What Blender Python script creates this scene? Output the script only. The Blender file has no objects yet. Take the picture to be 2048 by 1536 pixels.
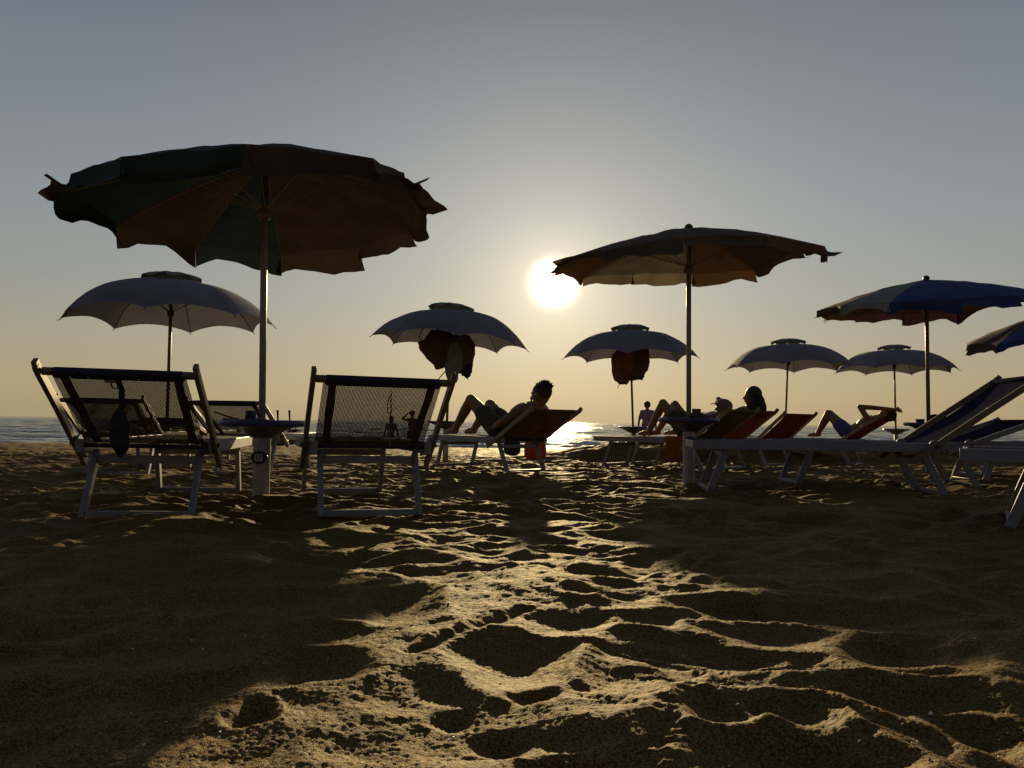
import bpy, bmesh, math, random
import numpy as np
from mathutils import Vector, Matrix, Euler, noise as mnoise
R = math.radians
S = bpy.context.scene
C = S.collection

# ------------------------------------------------------------------ camera
FPX = 1539.0                       # focal length in pixels of the 2048 px wide photograph
PITCH = math.atan(76/FPX)
ROLL = 0.0112
CAMZ = 0.50
cam_d = bpy.data.cameras.new('camera')
cam_d.sensor_width = 36; cam_d.lens = FPX/2048*36
cam_d.clip_start = 0.05; cam_d.clip_end = 60000
cam = bpy.data.objects.new('camera', cam_d); C.objects.link(cam)
CR = (Matrix.Rotation(math.pi/2+PITCH, 4, 'X') @ Matrix.Rotation(ROLL, 4, 'Z'))
cam.matrix_world = Matrix.Translation((0, 0, CAMZ)) @ CR
S.camera = cam

def ray(px, py):
    return CR.to_3x3() @ Vector(((px-1024)/FPX, -(py-768)/FPX, -1))
def P(px, py, d):                  # the point at forward distance d metres
    r = ray(px, py); r = r*(d/r.y)
    return Vector((r.x, r.y, r.z+CAMZ))
def G(px, py, z=0.0):              # the point on the ground
    r = ray(px, py); r = r*((z-CAMZ)/r.z)
    return Vector((r.x, r.y, z))
def XD(px, d): return (px-1024)/FPX*d

# ------------------------------------------------------------------ world
SUN = ray(1108, 566).normalized()
SUN_EL = math.asin(SUN.z); SUN_AZ = math.atan2(SUN.x, SUN.y)
def lin(r, g, b):
    f = lambda c: (c/255/12.92 if c/255 <= .04045 else ((c/255+.055)/1.055)**2.4)
    return (f(r), f(g), f(b), 1)
EXPO = 0.25
K = 1/2**EXPO
W = bpy.data.worlds.new('World'); S.world = W; W.use_nodes = True
nt = W.node_tree; nt.nodes.clear()
def N(t, typ, **kw):
    n = t.nodes.new(typ)
    for k, v in kw.items(): setattr(n, k, v)
    return n
def L(t, a, b): t.links.new(a, b)
def math_node(t, op, a, b=None, c=None, clamp=False):
    n = N(t, 'ShaderNodeMath', operation=op); n.use_clamp = clamp
    for i, v in enumerate((a, b, c)):
        if v is None: continue
        if isinstance(v, (int, float)): n.inputs[i].default_value = v
        else: L(t, v, n.inputs[i])
    return n.outputs[0]
sky = N(nt, 'ShaderNodeTexSky', sky_type='NISHITA'); sky.sun_disc = False
sky.sun_elevation = SUN_EL; sky.sun_rotation = SUN_AZ
sky.air_density = 1.0; sky.dust_density = 3.0; sky.ozone_density = 1.5
tc = N(nt, 'ShaderNodeTexCoord')
nrm = N(nt, 'ShaderNodeVectorMath', operation='NORMALIZE'); L(nt, tc.outputs['Generated'], nrm.inputs[0])
sep = N(nt, 'ShaderNodeSeparateXYZ'); L(nt, nrm.outputs[0], sep.inputs[0])
el = math_node(nt, 'MULTIPLY', math_node(nt, 'ARCSINE', sep.outputs[2]), 180/math.pi)
t01 = math_node(nt, 'DIVIDE', math_node(nt, 'ADD', el, 0.0), 90.0, clamp=True)
ramp = N(nt, 'ShaderNodeValToRGB'); L(nt, t01, ramp.inputs[0])
stops = [(0.0, (165,147,113)), (2.0, (170,153,118)), (5.0, (162,154,132)), (9, (148,150,143)), (14, (136,142,145)),
         (20, (121,129,137)), (29, (101,109,120)), (45, (78,88,104)), (90, (55,66,86))]
cr = ramp.color_ramp; cr.interpolation = 'EASE' if False else 'LINEAR'
while len(cr.elements) < len(stops): cr.elements.new(.5)
for e, (a, c) in zip(cr.elements, stops): e.position = a/90; e.color = lin(*c)
dotn = N(nt, 'ShaderNodeVectorMath', operation='DOT_PRODUCT'); L(nt, nrm.outputs[0], dotn.inputs[0]); dotn.inputs[1].default_value = SUN
ang = math_node(nt, 'MULTIPLY', math_node(nt, 'ARCCOSINE', math_node(nt, 'MINIMUM', dotn.outputs['Value'], 0.999999)), 180/math.pi)
away = math_node(nt, 'ADD', math_node(nt, 'MULTIPLY', dotn.outputs['Value'], .38), .62)      # the sky opposite a low sun is dimmer
away = math_node(nt, 'MULTIPLY', away, 1.02)
def lobe(sig, amp, p=1.0):
    x = math_node(nt, 'POWER', math_node(nt, 'DIVIDE', ang, sig), p)
    return math_node(nt, 'MULTIPLY', math_node(nt, 'EXPONENT', math_node(nt, 'MULTIPLY', x, -1.0)), amp)
glow = math_node(nt, 'ADD', lobe(12.5, .25, 1.25), lobe(3.3, .36, 1.3))
disc = lobe(1.38, 2.6, 2.8)
base = N(nt, 'ShaderNodeVectorMath', operation='SCALE'); L(nt, ramp.outputs[0], base.inputs[0]); L(nt, away, base.inputs['Scale'])
gl = N(nt, 'ShaderNodeVectorMath', operation='SCALE'); gl.inputs[0].default_value = (1.0, .85, .55); L(nt, glow, gl.inputs['Scale'])
ds = N(nt, 'ShaderNodeVectorMath', operation='SCALE'); ds.inputs[0].default_value = (1.0, .95, .80); L(nt, disc, ds.inputs['Scale'])
ad1 = N(nt, 'ShaderNodeVectorMath', operation='ADD'); L(nt, base.outputs[0], ad1.inputs[0]); L(nt, gl.outputs[0], ad1.inputs[1])
ad2 = N(nt, 'ShaderNodeVectorMath', operation='ADD'); L(nt, ad1.outputs[0], ad2.inputs[0]); L(nt, ds.outputs[0], ad2.inputs[1])
bg1 = N(nt, 'ShaderNodeBackground'); L(nt, sky.outputs[0], bg1.inputs[0]); bg1.inputs[1].default_value = 0.0015
bg2 = N(nt, 'ShaderNodeBackground'); L(nt, ad2.outputs[0], bg2.inputs[0]); bg2.inputs[1].default_value = K*1.09
adds = N(nt, 'ShaderNodeAddShader'); L(nt, bg1.outputs[0], adds.inputs[0]); L(nt, bg2.outputs[0], adds.inputs[1])
wo = N(nt, 'ShaderNodeOutputWorld'); L(nt, adds.outputs[0], wo.inputs[0])

sd = bpy.data.lights.new('sun', 'SUN'); sd.energy = 4.4; sd.angle = R(.53); sd.color = (1.0, .75, .36)
so = bpy.data.objects.new('sun', sd); C.objects.link(so)
so.rotation_euler = (-SUN).to_track_quat('-Z', 'Y').to_euler(); so.location = (20, 60, 30)
vs = S.view_settings; vs.view_transform = 'Standard'; vs.look = 'None'; vs.exposure = EXPO; vs.gamma = 1; vs.use_curve_mapping = False
S.cycles.max_bounces = 8; S.cycles.sample_clamp_indirect = 3.0; S.cycles.caustics_reflective = False; S.cycles.caustics_refractive = False
S.cycles.use_denoising = True

# ------------------------------------------------------------------ materials
MATS = {}
def mat(name, col, rough=.6, spec=.3, metal=0, var=.12, scale=8, bump=0, bscale=60, trans=0, sheen=0):
    if name in MATS: return MATS[name]
    m = bpy.data.materials.new(name); m.use_nodes = True; t = m.node_tree
    b = t.nodes['Principled BSDF']
    b.inputs['Roughness'].default_value = rough; b.inputs['Specular IOR Level'].default_value = spec; b.inputs['Metallic'].default_value = metal
    tcn = N(t, 'ShaderNodeTexCoord')
    nz = N(t, 'ShaderNodeTexNoise'); nz.inputs['Scale'].default_value = scale; nz.inputs['Detail'].default_value = 5
    L(t, tcn.outputs['Object'], nz.inputs['Vector'])
    rp = N(t, 'ShaderNodeValToRGB'); L(t, nz.outputs[0], rp.inputs[0])
    rp.color_ramp.elements[0].position = .3; rp.color_ramp.elements[1].position = .7
    rp.color_ramp.elements[0].color = tuple(c*(1-var) for c in col)+(1,); rp.color_ramp.elements[1].color = tuple(min(1, c*(1+var)) for c in col)+(1,)
    L(t, rp.outputs[0], b.inputs['Base Color'])
    if bump:
        n2 = N(t, 'ShaderNodeTexNoise'); n2.inputs['Scale'].default_value = bscale; n2.inputs['Detail'].default_value = 3
        L(t, tcn.outputs['Object'], n2.inputs['Vector'])
        bp = N(t, 'ShaderNodeBump'); bp.inputs['Strength'].default_value = bump; bp.inputs['Distance'].default_value = .004
        L(t, n2.outputs[0], bp.inputs['Height']); L(t, bp.outputs[0], b.inputs['Normal'])
    if trans:
        tr = N(t, 'ShaderNodeBsdfTranslucent'); L(t, rp.outputs[0], tr.inputs[0])
        mx = N(t, 'ShaderNodeMixShader'); mx.inputs[0].default_value = trans
        L(t, b.outputs[0], mx.inputs[1]); L(t, tr.outputs[0], mx.inputs[2]); L(t, mx.outputs[0], t.nodes['Material Output'].inputs[0])
    MATS[name] = m; return m

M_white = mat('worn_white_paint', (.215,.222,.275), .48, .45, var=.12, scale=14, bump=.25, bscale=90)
M_wood = mat('cream_painted_wood', (.27,.21,.13), .5, .35, var=.2, scale=20, bump=.2)
M_frame = mat('brown_back_rail', (.17,.13,.09), .5, .35, var=.2, scale=18)
M_navy = mat('navy_sleeve', (.030,.028,.055), .75, .2, bump=.3)
M_mesh = mat('dark_textilene', (.11,.075,.07), .7, .25)
M_mesh2 = mat('brown_textilene', (.085,.07,.05), .7, .25)
M_black = mat('black_plastic', (.02,.02,.022), .4, .4)
M_pole = mat('aluminium_pole', (.36,.33,.30), .38, .5, metal=.0, var=.1)
M_poleb = mat('brown_pole', (.20,.135,.08), .45, .4)
M_sleeve = mat('white_pvc_sleeve', (.42,.41,.44), .5, .4, var=.14, scale=9)
M_tray = mat('blue_tray_plastic', (.055,.055,.16), .4, .4)
M_signb = mat('sign_navy', (.03,.03,.09), .4, .4)
M_signw = mat('sign_white', (.6,.6,.6), .5, .4)
M_brown = mat('brown_canvas', (.082,.058,.046), .85, .15, var=.16, scale=5, bump=.3, bscale=140, trans=.10)
M_teal = mat('teal_canvas', (.040,.062,.063), .85, .15, var=.16, scale=5, bump=.3, bscale=140, trans=.10)
M_orange = mat('rust_canvas', (.19,.105,.06), .85, .15, var=.2, scale=5, bump=.3, bscale=140, trans=.10)
M_olive = mat('olive_canvas', (.14,.115,.085), .85, .15, var=.2, scale=5, bump=.3, bscale=140, trans=.3)
M_blue = mat('blue_canvas', (.045,.075,.22), .85, .15, var=.15, scale=5, bump=.3, bscale=140, trans=.10)
M_maroon = mat('maroon_canvas', (.085,.045,.055), .85, .15, var=.15, scale=5, bump=.3, bscale=140, trans=.10)
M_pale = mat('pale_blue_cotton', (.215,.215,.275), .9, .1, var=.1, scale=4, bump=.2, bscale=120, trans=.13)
M_pale2 = mat('grey_green_vent_cloth', (.22,.24,.22), .9, .1, var=.15, scale=9, bump=.4, bscale=60, trans=.08)
M_rib = mat('pale_rib', (.62,.52,.30), .45, .4)
M_ribd = mat('dark_rib', (.05,.05,.06), .45, .4)
M_red = mat('red_sling', (.22,.05,.03), .85, .15, trans=.14)
M_nvsl = mat('navy_sling', (.03,.03,.055), 1.0, .0, trans=.04)
M_orsl = mat('orange_sling', (.36,.11,.035), .85, .15, trans=.18)
M_brsl = mat('brown_sling', (.16,.12,.07), .85, .15, trans=.35)
M_skin = mat('tanned_skin', (.24,.135,.075), .5, .35, var=.08)
M_hair = mat('dark_hair', (.035,.022,.014), .55, .4, bump=.5, bscale=200)
M_shorts = mat('violet_blue_shorts', (.10,.11,.30), .9, .1, trans=.15)
M_dshort = mat('olive_shorts', (.08,.075,.045), .9, .1)
M_lilac = mat('lilac_shirt', (.42,.30,.42), .9, .1, trans=.3)
M_cap = mat('grey_cap', (.20,.15,.14), .85, .1)
M_bagd = mat('dark_cloth_bag', (.035,.035,.045), .9, .1, bump=.4)
M_bagb = mat('brown_bag', (.12,.085,.045), .85, .15, bump=.4, bscale=40)
M_bago = mat('rust_bag', (.20,.10,.04), .85, .15, bump=.4, bscale=40)
M_bagr = mat('red_bag', (.48,.055,.035), .7, .3, bump=.2)
M_steel = mat('galvanised_steel', (.4,.4,.38), .35, .5, metal=.8)
M_cord = mat('grey_cord', (.16,.15,.13), .8, .2)
M_shell = mat('white_shell', (.8,.76,.68), .35, .5)
M_twig = mat('dark_twig', (.04,.028,.018), .9, .1)
M_chrome = mat('gold_chain', (.7,.5,.2), .3, .5, metal=.9)

def sand_material():
    m = bpy.data.materials.new('dark_sand'); m.use_nodes = True; t = m.node_tree; b = t.nodes['Principled BSDF']
    tcn = N(t, 'ShaderNodeTexCoord'); o = tcn.outputs['Object']
    def nz(s, d=4, r=.6):
        n = N(t, 'ShaderNodeTexNoise'); n.inputs['Scale'].default_value = s; n.inputs['Detail'].default_value = d; n.inputs['Roughness'].default_value = r
        L(t, o, n.inputs['Vector']); return n.outputs[0]
    big = nz(1.2, 4); grain = nz(210, 2, .85); mid = nz(30, 4)
    r1 = N(t, 'ShaderNodeValToRGB'); L(t, big, r1.inputs[0])
    r1.color_ramp.elements[0].position = .35; r1.color_ramp.elements[1].position = .68
    r1.color_ramp.elements[0].color = (.150,.090,.027,1); r1.color_ramp.elements[1].color = (.205,.126,.040,1)
    r2 = N(t, 'ShaderNodeValToRGB'); L(t, grain, r2.inputs[0])
    r2.color_ramp.elements[0].position = .42; r2.color_ramp.elements[1].position = .60
    r2.color_ramp.elements[0].color = (.42,.38,.34,1); r2.color_ramp.elements[1].color = (1.62,1.60,1.5,1)
    mx = N(t, 'ShaderNodeMix', data_type='RGBA', blend_type='MULTIPLY'); mx.inputs[0].default_value = 1
    L(t, r1.outputs[0], mx.inputs[6]); L(t, r2.outputs[0], mx.inputs[7])
    vo = N(t, 'ShaderNodeTexVoronoi'); vo.inputs['Scale'].default_value = 150; L(t, o, vo.inputs['Vector'])
    sp = math_node(t, 'LESS_THAN', vo.outputs['Distance'], .13)
    pick = N(t, 'ShaderNodeSeparateColor'); L(t, vo.outputs['Color'], pick.inputs[0])
    sp = math_node(t, 'MULTIPLY', sp, math_node(t, 'GREATER_THAN', pick.outputs[0], .93))
    mx2 = N(t, 'ShaderNodeMix', data_type='RGBA'); L(t, sp, mx2.inputs[0]); L(t, mx.outputs[2], mx2.inputs[6]); mx2.inputs[7].default_value = (.55,.48,.36,1)
    L(t, mx2.outputs[2], b.inputs['Base Color'])
    b.inputs['Roughness'].default_value = .72; b.inputs['Specular IOR Level'].default_value = .17
    b.inputs['Specular Tint'].default_value = (1, .8, .5, 1)
    h = math_node(t, 'ADD', math_node(t, 'MULTIPLY', mid, .9), math_node(t, 'MULTIPLY', grain, .42))
    bp = N(t, 'ShaderNodeBump'); bp.inputs['Strength'].default_value = .8; bp.inputs['Distance'].default_value = .009
    L(t, h, bp.inputs['Height']); L(t, bp.outputs[0], b.inputs['Normal'])
    return m
def sea_material():
    m = bpy.data.materials.new('sea_water'); m.use_nodes = True; t = m.node_tree; b = t.nodes['Principled BSDF']
    b.inputs['Base Color'].default_value = (.030,.050,.058,1); b.inputs['Roughness'].default_value = .09; b.inputs['IOR'].default_value = 1.33; b.inputs['Specular IOR Level'].default_value = .30
    tcn = N(t, 'ShaderNodeTexCoord'); mp = N(t, 'ShaderNodeMapping'); mp.inputs['Scale'].default_value = (.45, 1.0, 1)
    L(t, tcn.outputs['Object'], mp.inputs[0])
    hs = None
    for s, a in ((3.2,.35),(.9,.8),(.22,2.4),(.05,7.0)):
        n = N(t, 'ShaderNodeTexNoise'); n.inputs['Scale'].default_value = s; n.inputs['Detail'].default_value = 3; n.inputs['Distortion'].default_value = .6
        L(t, mp.outputs[0], n.inputs['Vector']); v = math_node(t, 'MULTIPLY', n.outputs[0], a)
        hs = v if hs is None else math_node(t, 'ADD', hs, v)
    bp = N(t, 'ShaderNodeBump'); bp.inputs['Strength'].default_value = 1.0; bp.inputs['Distance'].default_value = .34
    L(t, hs, bp.inputs['Height']); L(t, bp.outputs[0], b.inputs['Normal'])
    return m
M_sand = sand_material(); M_sea = sea_material()
M_foam = mat('sea_foam', (.75,.76,.76), .6, .3, var=.15, scale=6, bump=.5, bscale=12)

# ------------------------------------------------------------------ mesh helpers
def link(o, parent=None):
    C.objects.link(o)
    if parent is not None: o.parent = parent
    return o
def tag(o, label=None, cat=None, group=None, kind=None):
    if label: o['label'] = label
    if cat: o['category'] = cat
    if group: o['group'] = group
    if kind: o['kind'] = kind
    return o
def empty(name, loc=(0,0,0), rz=0, rx=0, ry=0):
    o = bpy.data.objects.new(name, None); o.location = loc; o.rotation_euler = (rx, ry, rz); o.empty_display_size = .1
    return link(o)
def copy_tree(o, parent=None):
    c = o.copy(); C.objects.link(c); c.parent = parent
    for ch in list(o.children): copy_tree(ch, c)
    return c
class MB:
    def __init__(s): s.v = []; s.f = []
    def add(s, vs, fs):
        n = len(s.v); s.v += [tuple(v) for v in vs]; s.f += [tuple(i+n for i in f) for f in fs]; return s
    def box(s, x0, x1, y0, y1, z0, z1):
        vs = [(x, y, z) for z in (z0, z1) for y in (y0, y1) for x in (x0, x1)]
        return s.add(vs, [(0,2,3,1),(4,5,7,6),(0,1,5,4),(2,6,7,3),(0,4,6,2),(1,3,7,5)])
    def bar(s, a, b, w, h, up=(0,0,1)):
        a = Vector(a); b = Vector(b); d = (b-a).normalized(); u = Vector(up)
        x = d.cross(u)
        if x.length < 1e-4: x = d.cross(Vector((0,1,0)))
        x.normalize(); u = x.cross(d).normalized()
        vs = [p + x*i*w/2 + u*j*h/2 for p in (a, b) for i, j in ((-1,-1),(1,-1),(1,1),(-1,1))]
        return s.add(vs, [(0,1,2,3),(7,6,5,4),(0,4,5,1),(1,5,6,2),(2,6,7,3),(3,7,4,0)])
    def tube(s, pts, r, seg=8, cap=True):
        pts = [Vector(p) for p in pts]; rs = r if isinstance(r, (list, tuple)) else [r]*len(pts)
        n0 = len(s.v); prev = None
        for i, p in enumerate(pts):
            d = (pts[min(i+1, len(pts)-1)]-pts[max(i-1, 0)]).normalized()
            x = (prev - d*prev.dot(d)) if prev is not None else d.cross(Vector((0,0,1)) if abs(d.z) < .9 else Vector((1,0,0)))
            x.normalize(); prev = x; y = d.cross(x)
            for k in range(seg):
                a = 2*math.pi*k/seg; s.v.append(tuple(p + (x*math.cos(a)+y*math.sin(a))*rs[i]))
        for i in range(len(pts)-1):
            for k in range(seg):
                a = n0+i*seg+k; b = n0+i*seg+(k+1) % seg; s.f.append((a, b, b+seg, a+seg))
        if cap:
            s.f.append(tuple(n0+k for k in range(seg))[::-1]); e = n0+(len(pts)-1)*seg; s.f.append(tuple(e+k for k in range(seg)))
        return s
    def lathe(s, prof, seg=24, c=(0,0,0)):
        n0 = len(s.v); c = Vector(c)
        for r, z in prof:
            for k in range(seg):
                a = 2*math.pi*k/seg; s.v.append((c.x+r*math.cos(a), c.y+r*math.sin(a), c.z+z))
        for i in range(len(prof)-1):
            for k in range(seg):
                a = n0+i*seg+k; b = n0+i*seg+(k+1) % seg; s.f.append((a, b, b+seg, a+seg))
        s.f.append(tuple(n0+k for k in range(seg))[::-1]); e = n0+(len(prof)-1)*seg; s.f.append(tuple(e+k for k in range(seg)))
        return s
    def ell(s, c, r, rot=None, seg=14, rings=9):
        c = Vector(c); m = rot if rot is not None else Matrix.Identity(3); n0 = len(s.v)
        for i in range(1, rings):
            t = math.pi*i/rings
            for k in range(seg):
                a = 2*math.pi*k/seg
                s.v.append(tuple(c + m @ Vector((r[0]*math.sin(t)*math.cos(a), r[1]*math.sin(t)*math.sin(a), r[2]*math.cos(t)))))
        top = len(s.v); s.v.append(tuple(c + m @ Vector((0,0,r[2])))); s.v.append(tuple(c + m @ Vector((0,0,-r[2]))))
        for i in range(rings-2):
            for k in range(seg):
                a = n0+i*seg+k; b = n0+i*seg+(k+1) % seg; s.f.append((a, a+seg, b+seg, b))
        for k in range(seg):
            s.f.append((top, n0+k, n0+(k+1) % seg)); e = n0+(rings-2)*seg; s.f.append((top+1, e+(k+1) % seg, e+k))
        return s
    def cap(s, a, b, ra, rb, seg=12):          # tapered capsule
        a = Vector(a); b = Vector(b); d = b-a; l = max(d.length, 1e-5); d = d/l
        pts = []; rs = []
        for k in range(1, 4): t = math.pi/2*k/3.0; pts.append(a - d*ra*math.cos(t)); rs.append(ra*math.sin(t))
        for k in range(3, 0, -1): t = math.pi/2*k/3.0; pts.append(b + d*rb*math.cos(t)); rs.append(rb*math.sin(t))
        return s.tube(pts, rs, seg)
    def mesh(s, name):
        me = bpy.data.meshes.new(name); me.from_pydata(s.v, [], s.f); me.update(); return me
    def build(s, name, m, parent=None, smooth=False, bevel=0):
        me = s.mesh(name); me.materials.append(m)
        if smooth: me.shade_smooth()
        o = link(bpy.data.objects.new(name, me), parent)
        if bevel:
            bv = o.modifiers.new('bevel', 'BEVEL'); bv.width = bevel; bv.segments = 2; bv.limit_method = 'ANGLE'
            me.shade_smooth(); 
            me.set_sharp_from_angle(angle=R(35)) if hasattr(me, 'set_sharp_from_angle') else None
        return o

# ------------------------------------------------------------------ sand relief
rng = np.random.default_rng(5)
HX0, HX1, HY0, HY1, HR = -9.0, 9.0, 0.3, 13.5, 0.012
NX = int((HX1-HX0)/HR); NY = int((HY1-HY0)/HR)
def fftnoise(lo, hi, seed, ax=1.0):
    r = np.random.default_rng(seed).standard_normal((NY, NX))
    F = np.fft.rfft2(r); fy = np.fft.fftfreq(NY, HR)[:, None]; fx = np.fft.rfftfreq(NX, HR)[None, :]*ax
    f = np.sqrt(fx*fx+fy*fy)+1e-6
    F *= np.exp(-(f*lo)**2)*(1-np.exp(-(f*hi)**2)); out = np.fft.irfft2(F, s=(NY, NX)); return out/out.std()
base = .011*fftnoise(.55, 3.0, 1) + .0035*fftnoise(.14, .6, 2)
H = base.copy()
def stamp(cx, cy, rx, ry, rot, depth, rim=.25, soft=.006):
    e = max(rx, ry)*1.45; i0 = int((cx-e-HX0)/HR); i1 = int((cx+e-HX0)/HR)+1; j0 = int((cy-e-HY0)/HR); j1 = int((cy+e-HY0)/HR)+1
    i0 = max(i0, 0); j0 = max(j0, 0); i1 = min(i1, NX); j1 = min(j1, NY)
    if i1-i0 < 3 or j1-j0 < 3: return
    X = HX0+(np.arange(i0, i1)+.5)*HR-cx; Y = (HY0+(np.arange(j0, j1)+.5)*HR-cy)[:, None]
    c, s_ = math.cos(rot), math.sin(rot); u = (X*c+Y*s_)/rx; v = (-X*s_+Y*c)/ry
    wob = 1+.10*np.sin(3*np.arctan2(v, u)+cx*9)+.06*np.sin(5*np.arctan2(v, u)+cy*7)
    d2 = (u*u+v*v)/wob**2; d = np.sqrt(d2)
    h = H[j0:j1, i0:i1]; b0 = float(base[min(max(int((cy-HY0)/HR), 0), NY-1), min(max(int((cx-HX0)/HR), 0), NX-1)])
    bowl = b0 + depth*(np.minimum(d2, 4)**.8-1)
    up = rim*depth*np.exp(-((d-1.06)/.16)**2)
    hh = h+up
    m = np.clip((bowl-hh)/soft, -30, 30)
    sm = hh - soft*np.log1p(np.exp(-m))*1.0          # smooth minimum of ground and bowl
    w = np.clip((1.42-d)/.2, 0, 1)
    H[j0:j1, i0:i1] = h*(1-w)+sm*w
# scattered footprints, denser further away where the beach is trampled
k = 0
for _ in range(7600):
    y = rng.uniform(.4, 13.4); x = rng.uniform(-8.9, 8.9)
    inlit = y < 2.6 and -.95 < x < .2
    dens = .40 if inlit else 1.0
    if abs(x) > (y+1.6)*.95 or rng.random() > dens: continue
    if y < 2.6 and -.8 < x < .1 and rng.random() < .55: continue
    r = rng.uniform(.075, .135)
    dm = 1.25 if y > 4 else 1.0
    stamp(x, y, r*rng.uniform(1.2, 2.6), r*(.85 if y > 4 else 1), rng.normal(.05, .35), r*rng.uniform(.24, .44)*(dm if y > 3.2 else (.50 if inlit else .95)), .12, .0028 if y > 3.2 else .004)
def mark(px, py, w, hgt, rot=0.0, depth=.04, rim=.3):   # a hollow of the photograph: centre and size in its pixels
    g = G(px, py); a = w/2*g.y/FPX*1.1; b = abs(G(px, py-hgt/2).y-G(px, py+hgt/2).y)/2
    stamp(g.x, g.y, a, b, rot, depth, rim, .005)
for a in [(780,1215,190,70,-.1,.050),(1030,1310,240,110,.0,.060),(610,1330,220,80,.2,.055),(505,1430,90,60,0,.055),(1230,1340,150,90,0,.05),
          (1390,1270,330,52,-.05,.05),(1440,1430,130,110,.3,.055),(1600,1500,420,120,0,.08),(1830,1385,300,90,-.1,.065),(1600,1420,170,70,-.2,.05),
          (1800,1290,260,60,-.1,.05),(1270,1205,150,50,0,.04),(1330,1235,230,36,-.1,.035),(1480,1210,150,38,0,.035),(1340,1150,150,36,0,.03),
          (1185,1135,190,30,-.1,.03),(880,1130,130,60,0,.04),(990,1090,110,30,0,.035),(1100,1040,220,26,0,.04),(1250,1075,300,26,0,.035),
          (1000,1465,130,50,.1,.035),(1150,1525,230,60,0,.06),(905,1420,80,36,0,.03),(1060,1385,90,24,0,.03),(1550,1255,260,50,-.1,.045),
          (420,1200,200,50,0,.04),(250,1290,260,60,.1,.045),(120,1240,200,50,0,.04),(330,1370,260,70,.2,.045),(100,1400,260,80,.1,.045),
          (1750,1180,240,36,0,.03),(1930,1210,200,40,0,.03),(1600,1130,220,30,0,.03),(1960,1440,160,90,0,.05),(1130,1235,150,50,.2,.035),
          (560,1110,260,36,0,.03),(300,1120,200,30,0,.03),(700,1080,220,26,0,.03)]:
    mark(*a[:4], rot=a[4], depth=a[5]*.66)
def track(p0, p1, w, depth, rough=0):
    a = G(*p0); b = G(*p1); n = int((b-a).length/.025)
    for i in range(n+1):
        q = a.lerp(b, i/n); stamp(q.x+rng.normal(0, .004), q.y, w*(1+rng.normal(0, .12)), w, 0, depth*(1+rough*rng.normal()), .35, .004)
track((825,1305), (1050,1212), .028, .020)
track((640,1190), (1040,1118), .030, .016); track((1300,1150), (1410,1100), .04, .015, .3)
for i in range(46):                                       # churned sand with tyre-like tread marks
    t = rng.random(); px = 1440-t*130+rng.normal(0, 22); py = 1310+t*200; g = G(px, py)
    stamp(g.x, g.y, rng.uniform(.012, .026), rng.uniform(.008, .016), rng.uniform(-1, 1), rng.uniform(.010, .018), .5, .002)
for i in range(70):
    g = G(rng.uniform(150, 2000), rng.uniform(1180, 1530)); r = rng.uniform(.006, .018)
    stamp(g.x, g.y, r*1.5, r, rng.uniform(-1, 1), r*.35, .5, .002)
H += .0011*fftnoise(.028, .09, 7) + .0007*fftnoise(.014, .04, 9, .5)
def blur(a):
    return (a*4+np.roll(a,1,0)+np.roll(a,-1,0)+np.roll(a,1,1)+np.roll(a,-1,1))/8
H = blur(H)
# fine crumbs and little clods, a tile 1.5 m wide that is mirrored as it repeats
TN = 512; TR = .003
def tnoise(lo, hi, seed, ax=1.0):
    F = np.fft.rfft2(np.random.default_rng(seed).standard_normal((TN, TN))); fy = np.fft.fftfreq(TN, TR)[:, None]; fx = np.fft.rfftfreq(TN, TR)[None, :]*ax
    f = np.sqrt(fx*fx+fy*fy)+1e-6; F *= np.exp(-(f*lo)**2)*(1-np.exp(-(f*hi)**2)); o_ = np.fft.irfft2(F, s=(TN, TN)); return o_/o_.std()
_m = np.clip(tnoise(.09, .6, 31)*.5+.18, 0, .8)
TILE = .00085*tnoise(.009, .03, 32, .7) + _m*.0030*np.clip(tnoise(.0065, .02, 33)-1.25, 0, 2.2) - _m*.0016*np.clip(tnoise(.012, .04, 34)-1.3, 0, 2)
def crumbs(x, y):
    u = np.asarray(x)/TR; v = np.asarray(y)/TR
    u = np.clip(np.abs((u+TN) % (2*TN)-TN), 0, TN-1.001); v = np.clip(np.abs((v+TN) % (2*TN)-TN), 0, TN-1.001)
    i = u.astype(int); j = v.astype(int); fu = u-i; fv = v-j; i1 = np.minimum(i+1, TN-1); j1 = np.minimum(j+1, TN-1)
    return (TILE[j, i]*(1-fu)+TILE[j, i1]*fu)*(1-fv)+(TILE[j1, i]*(1-fu)+TILE[j1, i1]*fu)*fv
def relief(x, y):
    u = (np.asarray(x)-HX0)/HR-.5; v = (np.asarray(y)-HY0)/HR-.5
    u = np.abs((u+NX) % (2*NX)-NX) if True else u; v = np.abs((v+NY) % (2*NY)-NY)
    u = np.clip(u, 0, NX-1.001); v = np.clip(v, 0, NY-1.001)
    i = u.astype(int); j = v.astype(int); fu = u-i; fv = v-j
    i1 = np.minimum(i+1, NX-1); j1 = np.minimum(j+1, NY-1)
    return (H[j, i]*(1-fu)+H[j, i1]*fu)*(1-fv)+(H[j1, i]*(1-fu)+H[j1, i1]*fu)*fv
SEA_Z = -.42
def beach(x, y):
    x = np.asarray(x, float); y = np.asarray(y, float)
    z = np.interp(y, [-1e4, 6, 13, 22, 27, 31, 80], [0, 0, -.12, -.25, -.42, -.75, -3])
    ber = 1/(1+np.exp(-(x-.9)/.35)) * (1/(1+np.exp((x-9)/1.5)))
    prof = np.interp(y, [12.2, 13.2, 14.2, 17], [0, 1, 1, 0]); prof = prof*prof*(3-2*prof)
    return z + .27*ber*prof
def ground_z(x, y): return float(beach(x, y)+relief(np.array([x]), np.array([y]))[0])

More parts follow.
